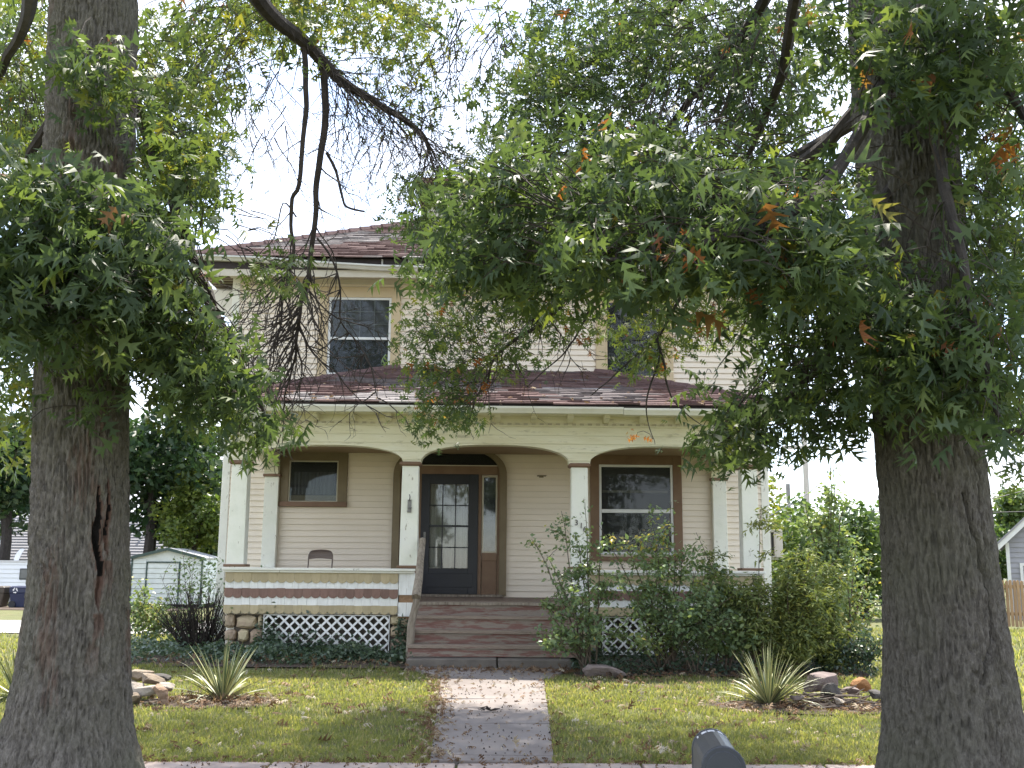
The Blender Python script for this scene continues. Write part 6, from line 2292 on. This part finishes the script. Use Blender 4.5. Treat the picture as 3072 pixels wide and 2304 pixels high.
while zz < zE + 3.8:
    if zz < zE:
        xa, xb = wx, wx + 9
    else:
        xa, xb = wx + (zz - zE) / 4.3 * 4.5, wx + 9 - (zz - zE) / 4.3 * 4.5
    MB().hexa([(xa, YG - .01, zz), (xb, YG - .01, zz), (xb, YG + .03, zz), (xa, YG + .03, zz), (xa, YG + .015, zz + .165), (xb, YG + .015, zz + .165), (xb, YG + .03, zz + .165), (xa, YG + .03, zz + .165)]).build('siding_board', GS, gh)
    zz += .165
wp = W(2200, 1216, YG)
wn_ = rect_frame(MB(), wp.x, wp.x + .95, wp.z - 1.3, wp.z, .09, YG - .05, YG - .005).build('window', VINYL, gh)
MB().box(wp.x + .09, wp.x + .86, YG - .03, YG - .02, wp.z - 1.21, wp.z - .09).build('pane', M('hazy_glass', [(.20, .21, .22), (.26, .27, .28)], rough=.15), wn_)
for s in (-1, 1):
    A_, B_ = (wx - .35, zE - .33) if s < 0 else (wx + 9.35, zE - .33), pk
    MB().prism([A_, B_, (B_[0], B_[1] + .2), (A_[0], A_[1] + .2)] if s > 0 else [A_, (A_[0], A_[1] + .2), (B_[0], B_[1] + .2), B_][::-1], YG - .25, YG - .21).build('rake_board', VINYL, gh)
    MB().prism([(A_[0], A_[1] + .2), (B_[0], B_[1] + .2), (B_[0], B_[1] + .28), (A_[0], A_[1] + .28)], YG - .28, YG + 9.2).build('roof', RG, gh)
MB().box(wx - .06, wx + .05, YG - .03, YG + .02, gz(0, YG), zE).build('corner_board', VINYL, gh)

gh.rotation_euler = (0, 0, R(-27))
POLE = M('pale_utility_pole', [(.42, .39, .35), (.52, .49, .45)], scale=5, rough=.9, stretch=(3, 3, .4))
pp = W(1746, 1150, 48)
up = thing('utility_pole', 'weathered utility pole beyond the right corner of the house', 'pole', (pp.x, 48, gz(0, 48)))
pt = W(1746, 930, 48)
MB().tube([(pp.x, 48, gz(0, 48) - .2), (pp.x, 48, pt.z)], [.15, .12], 10).build('shaft', POLE, up)
MB().box(pp.x - 1.1, pp.x + 1.1, 47.82, 47.94, pt.z - .9, pt.z - .75).build('crossarm', POLE, up)
MB().tube([(pp.x - .95, 47.7, W(0, 1115, 47.7).z), (pp.x - .95, 47.7, W(0, 1030, 47.7).z)], [.10, .10], 8).build('transformer_rod', M('dull_metal', None), up)
WIRE = M('dark_wire', [(.05, .05, .05), (.07, .07, .07)], rough=.6)
for (a, b, ya, yb_, lab) in (((1630, 1130), (1812, 1005), 30, 48, 'thick cable sloping up to the utility pole'), ((1660, 1085), (2212, 1105), 48, 46, 'long wire crossing the sky behind the right oak'), ((1780, 1135), (2212, 1060), 46, 44, 'upper wire rising to the right edge of the photo')):
    A_, B_ = W(*a, ya), W(*b, yb_)
    pts = [A_.lerp(B_, u / 10) - Vector((0, 0, .25 * math.sin(math.pi * u / 10))) for u in range(11)]
    props(MB().tube(pts, .022, 5).build('power_line', WIRE), lab, 'wire', 'overhead wires')

# ------------------------------------------------------------------ trees of the background


def bg_tree(x, y, h, rx_, rz_, zc, n, lm, size, tint, label, seed, group='trees in the distance', trunk=True, tvar=.18, lobes=13, name='tree', ry_=None):
    rs = np.random.default_rng(seed)
    root = thing(name, label, 'tree', (x, y, gz(x, y)), group)
    ry_ = ry_ or rx_
    C_ = []
    for _ in range(lobes):
        d = unit(rs.normal(size=(1, 3)))[0]
        k_ = rs.uniform(.25, .82)
        C_.append((x + d[0] * rx_ * k_, y + d[1] * ry_ * k_, zc + d[2] * rz_ * k_, rs.uniform(.28, .5), rs.normal(0, .10)))
    P, T = [], []
    per = n // lobes
    for (a, b, c, r0, dt) in C_:
        q = unit(rs.normal(size=(per, 3))) * (rs.random(per) ** .45)[:, None]
        P.append(np.array([a, b, c]) + q * np.array([rx_ * r0, ry_ * r0, rz_ * r0 * .85]))
        T.append(tint + dt + rs.normal(0, tvar, per))
    leaf_obj('crown', np.concatenate(P), size, np.concatenate(T), lm, SIMP, root, down=.3, up=.7, wild=.9)
    if trunk:
        mb = MB()
        base = Vector((x, y, gz(x, y) - .1))
        top = Vector((x, y, zc))
        mb.tube([base, base.lerp(top, .5) + Vector((.05 * h, 0, 0)) * .2, top], [h * .028, h * .02, h * .010], 7)
        mb.build('trunk', LIMB, root)
        lb = MB()
        for (a, b, c, r0, dt) in C_[:7]:
            st_ = base.lerp(top, rs.uniform(.45, .9))
            lb.tube([st_, st_.lerp(Vector((a, b, c)), .5) + Vector((0, 0, .03 * h)), Vector((a, b, c))], [h * .009, h * .006, h * .003], 5)
        o_ = lb.build('limbs', LIMB, root)
        o_['kind'] = 'stuff'
    return root


def bgp(px, py, Y):
    p = W(px, py, Y)
    return p.x, Y, p.z


DKT = leafmat('dark_tree_leaf', [(0, (.018, .040, .022)), (.5, (.035, .068, .032)), (.85, (.06, .095, .04)), (1, (.10, .13, .05))], trans=.28)
MIDT = leafmat('mid_tree_leaf', [(0, (.04, .075, .03)), (.5, (.075, .12, .04)), (.85, (.13, .17, .055)), (1, (.22, .22, .07))], trans=.35)
x, y, z = bgp(330, 1010, 45)
bg_tree(x, y, 12, 3.9, 3.6, z + .4, 8000, DKT, .34, .45, 'dark green tree above the grey roof, just left of the house', 1)
x, y, z = bgp(20, 1040, 46)
bg_tree(x, y, 11, 4.0, 3.2, z + .2, 7000, DKT, .34, .40, 'dark tree over the white trailer at the left edge', 2)
x, y, z = bgp(-20, 1170, 52)
bg_tree(x, y, 6, 3.0, 1.6, z, 3000, YELL, .3, .45, 'sunlit low tree behind the white trailer', 3)
x, y, z = bgp(412, 1115, 43.6)
bg_tree(x + .2, y, 6, 1.9, 2.2, z + .2, 4800, YELL, .20, .26, 'yellow-green tree between the metal shed and the house', 4)
x, y, z = bgp(470, 1150, 46)
bg_tree(x, y, 7, 2.4, 3.0, z, 4500, MIDT, .28, .42, 'green tree hidden mostly behind the left wall of the house', 5)
x, y, z = bgp(1690, 1180, 34)
bg_tree(x, y, 7, 1.5, 3.6, z - .6, 5200, YELL, .19, .50, 'tall yellow-tinged tree right beside the right wall of the house', 6)
x, y, z = bgp(1760, 1220, 31)
bg_tree(x, y, 6, 1.8, 2.2, z - .3, 5200, MIDT, .19, .52, 'green thicket tree behind the cedars', 7)
x, y, z = bgp(1860, 1200, 33)
bg_tree(x, y, 6, 1.9, 2.2, z - .2, 5200, MIDT, .20, .45, 'rounded green tree just left of the right oak trunk', 8)
x, y, z = bgp(1900, 1180, 58)
bg_tree(x, y, 8, 4.5, 2.6, z, 4200, MIDT, .36, .50, 'broad distant tree behind the right oak trunk', 9)
x, y, z = bgp(1700, 1190, 66)
bg_tree(x, y, 9, 5.5, 3.4, z, 4200, MIDT, .40, .42, 'far broad tree behind the yellow-tinged tree', 10)
x, y, z = bgp(2150, 1160, 52)
bg_tree(x, y, 8, 2.6, 3.2, z, 4500, MIDT, .30, .55, 'leafy tree beside the grey house beyond the fence', 11)
x, y, z = bgp(2120, 1210, 44)
bg_tree(x, y, 5, 1.9, 1.9, z, 3000, MIDT, .24, .40, 'low bluish-green tree behind the picket fence', 12)
# far tree lines closing the horizon
P, T = [], []
for (xa, xb, yy, hh, n) in ((-110, -12, 75, 8, 9000), (8, 120, 85, 6, 9000)):
    for i in range(n):
        x = rng.uniform(xa, xb)
        top = hh * (.75 + .35 * noise.noise(Vector((x * .12, yy, 0))) + .15 * noise.noise(Vector((x * .5, yy, 2))))
        P.append((x, yy + rng.normal(0, 2), gz(0, yy) + top * rng.random() ** .7))
        T.append(.45 + .2 * noise.noise(Vector((x * .3, P[-1][2] * .5, 1))) + rng.normal(0, .12))
leaf_obj('distant_tree_line', P, .6, np.array(T), MIDT, SIMP, None)

# ------------------------------------------------------------------ grass and fallen leaves
GRASS = leafmat('lawn_grass', [(0, (.115, .135, .058)), (.4, (.185, .205, .088)), (.7, (.245, .25, .110)), (.9, (.32, .285, .165)), (1, (.41, .36, .24))], trans=.45, tcol=(1.7, 1.7, .7), rough=.55, spec=.25)


def grass(name, x0, x1, y0, y1, n, hmin, hmax, wmul, skip=None, patch=1.0):
    x = rng.uniform(x0, x1, n)
    y = y0 + (y1 - y0) * rng.random(n) ** 1.25
    keep = np.ones(n, bool)
    t_ = np.clip((y - 8.9) / 5.7, 0, 1)
    pl, pr2 = -.52 - .20 * t_, .50 + .17 * t_
    wig = .03 * np.sin(y * 9) + .02 * np.sin(y * 23)
    keep &= ~((x > pl + wig + .02) & (x < pr2 + wig * .4 - .0) & (y < 15.0))
    if skip is not None:
        keep &= ~skip(x, y)
    pn = np.array([noise.noise(Vector((a * .9, b * .9, 0))) for a, b in zip(x, y)])
    pn2 = np.array([noise.noise(Vector((a * 3.1, b * 3.1, 4))) for a, b in zip(x, y)])
    keep &= rng.random(n) < np.clip(.72 + .9 * pn + .5 * pn2, .06, 1) * patch + (1 - patch)
    x, y, pn, pn2 = x[keep], y[keep], pn[keep], pn2[keep]
    m = len(x)
    z = gzv(y) + .0
    h = rng.uniform(hmin, hmax, m) * (1 + .5 * pn2)
    az = rng.uniform(0, 2 * np.pi, m)
    lean = rng.uniform(.1, 1.0, m) * h
    w = rng.uniform(.0028, .0055, m) * wmul
    dx, dy = np.cos(az), np.sin(az)
    fx, fy = -dy, dx
    V = np.zeros((m, 5, 3), np.float32)
    V[:, 0] = np.stack([x - fx * w, y - fy * w, z], 1)
    V[:, 1] = np.stack([x + fx * w, y + fy * w, z], 1)
    V[:, 2] = np.stack([x + fx * w * .8 + dx * lean * .35, y + fy * w * .8 + dy * lean * .35, z + h * .62], 1)
    V[:, 3] = np.stack([x - fx * w * .8 + dx * lean * .35, y - fy * w * .8 + dy * lean * .35, z + h * .62], 1)
    V[:, 4] = np.stack([x + dx * lean, y + dy * lean, z + h], 1)
    F = (np.array([(0, 1, 2), (0, 2, 3), (3, 2, 4)])[None] + (np.arange(m) * 5)[:, None, None]).reshape(-1, 3)
    tint = np.clip(.40 + .40 * pn + .18 * pn2 + rng.normal(0, .14, m), 0, .9)
    br = rng.random(m) < .10 + .25 * np.clip(-pn, 0, 1)
    tint[br] = rng.uniform(.85, 1, br.sum())
    o = link(name, mesh_np(name, V, F, GRASS, np.repeat(tint, 5)))
    o['kind'] = 'stuff'
    return o


def beds(x, y):
    b = ((x + 3.15) / .75) ** 2 + ((y - 12.0) / .42) ** 2 < 1
    b |= ((x - 3.65) / 1.25) ** 2 + ((y - 11.9) / .42) ** 2 < 1
    ed = 15.15 + .18 * np.sin(x * 2.3) + .12 * np.sin(x * 5.1)
    b |= (x < 0) & (y > ed) & (y < 18.4) & (x > -6.3)
    ed2 = 14.35 + .12 * np.sin(x * 3.1)
    b |= (x > 0) & (x < 5.2) & (y > ed2) & (y < 16.6)
    b |= (np.abs(x) < 1.3) & (y > 14.75)
    b |= (np.abs(x) < 4.9) & (y > 16.0)
    b |= (x < -5.0) & (y > 20.8) & (y < 27.0)
    return b


grass('grass', -5.4, 5.4, 8.86, 12.2, 150000, .022, .055, 1.0, beds)
grass('grass', -6.6, 6.6, 12.0, 15.6, 90000, .025, .06, 1.3, beds)
grass('grass', -12, -4.5, 12, 21, 26000, .03, .075, 2.0, beds)
grass('grass', 4.2, 15, 9.5, 26.2, 60000, .03, .08, 2.2, beds)
grass('grass', -5.2, 5.2, 8.80, 8.96, 5000, .02, .05, 1.0, None, .6)
grass('grass', -6.0, 6.5, 5.2, 7.5, 30000, .02, .05, 1.0, None, .7)

# litter of dry oak leaves
DRY = leafmat('dry_oak_leaf', [(0, (.085, .048, .030)), (.35, (.16, .095, .058)), (.6, (.27, .20, .14)), (.85, (.42, .37, .29)), (1, (.52, .48, .40))], trans=.12, rough=.8, spec=.15)
P, Zs, T = [], [], []


def litter(n, fx, size=.085, tlo=0., thi=1., lift=.012):
    c = 0
    while c < n:
        x, y = fx()
        P.append((x, y, gz(x, y) + lift + .02 * random.random()))
        Zs.append(size * random.uniform(.5, 1.3))
        T.append(random.uniform(tlo, thi))
        c += 1


def edge_left():
    y = random.uniform(8.9, 14.6)
    return path_x(y)[0] + random.gauss(.0, .09), y


def clump(cx, cy, sx, sy):
    return lambda: (random.gauss(cx, sx), random.gauss(cy, sy))


litter(620, edge_left, .055, .1, .8, .04)
litter(90, lambda: (path_x(12)[1] + random.gauss(0, .06), random.uniform(8.9, 14)), .05, .1, .7, .03)
litter(330, lambda: (random.uniform(-1.2, 1.3), 14.78 + random.gauss(0, .16)), .07, .05, .6, .045)
litter(150, lambda: (random.uniform(-.6, .6), random.uniform(8.9, 14.5)), .045, .0, .8, .045)
litter(620, lambda: (random.uniform(-5.5, 5.5), 8.86 + random.gauss(0, .06)), .055, .0, .65, .03)
litter(300, lambda: (random.uniform(-5, 5), random.uniform(7.7, 8.8)), .05, .0, .6, .03)
litter(520, lambda: (random.uniform(-5.2, 5.2), random.uniform(9, 14.8)), .075, .4, .95, .03)
litter(380, lambda: (random.uniform(-5.2, 5.2), random.uniform(9, 14.8)), .075, .15, .8, .035)
litter(160, lambda: (random.uniform(-5.2, 5.2), random.uniform(9, 14.8)), .10, .1, .5, .03)
litter(420, clump(-3.0, 12.0, .42, .22), .085, .1, .8, .03)
litter(520, clump(3.7, 11.85, .65, .2), .085, .05, .8, .03)
litter(300, lambda: (random.uniform(1.1, 5), random.uniform(14.1, 15.2)), .08, .0, .6, .03)
litter(150, lambda: (random.uniform(-6, -1.3), random.uniform(14.8, 15.8)), .08, .1, .8, .1)
for cx, cy in ((-3.4, 10.2), (-1.2, 11.2), (1.3, 9.6), (1.5, 9.2), (2.4, 10.6), (-4.2, 9.4), (-1.6, 13.3), (1.1, 13.2), (1.7, 13.6), (2.9, 10.9)):
    litter(16, clump(cx, cy, .16, .1), .09, .05, .9, .03)
for _ in range(170):       # on the porch roof
    u, t = random.random(), random.random() ** 1.6
    q = (Vector(E0) * (1 - u) + Vector(E1) * u) * (1 - t) + (Vector(T0) * (1 - u) + Vector(T1) * u) * t
    P.append((q.x, q.y, q.z + .05))
    Zs.append(random.uniform(.05, .10))
    T.append(random.uniform(.1, .7))
P, Zs, T = np.array(P), np.array(Zs), np.array(T)
V, F = leaf_array(OAKS[3], P, Zs, leaf_frames(len(P), down=.0, up=1.0, wild=.8))
o = link('fallen_leaves', mesh_np('fallen_leaves', V, F, DRY, np.repeat(T, len(OAK[0]))))
o['kind'] = 'stuff'
# acorns and crumbs on the concrete
P = np.array([(random.uniform(-.62, .62), random.uniform(8.9, 14.9), 0) for _ in range(230)] + [(random.uniform(-5, 5), random.uniform(7.6, 8.8), 0) for _ in range(420)])
P[:, 2] = gzv(P[:, 1]) + .040 * (P[:, 1] > 8.85) + .028 * (P[:, 1] <= 8.85)
V, F = leaf_array((np.array([(-.5, 0, 0), (0, .5, 0), (.5, 0, 0), (0, -.5, 0), (0, 0, .6)], float), np.array([(0, 1, 4), (1, 2, 4), (2, 3, 4), (3, 0, 4)])), P, rng.uniform(.010, .024, len(P)), leaf_frames(len(P), down=0, up=4, wild=.2))
o = link('acorn_litter', mesh_np('acorn_litter', V, F, DEADST))
o['kind'] = 'stuff'
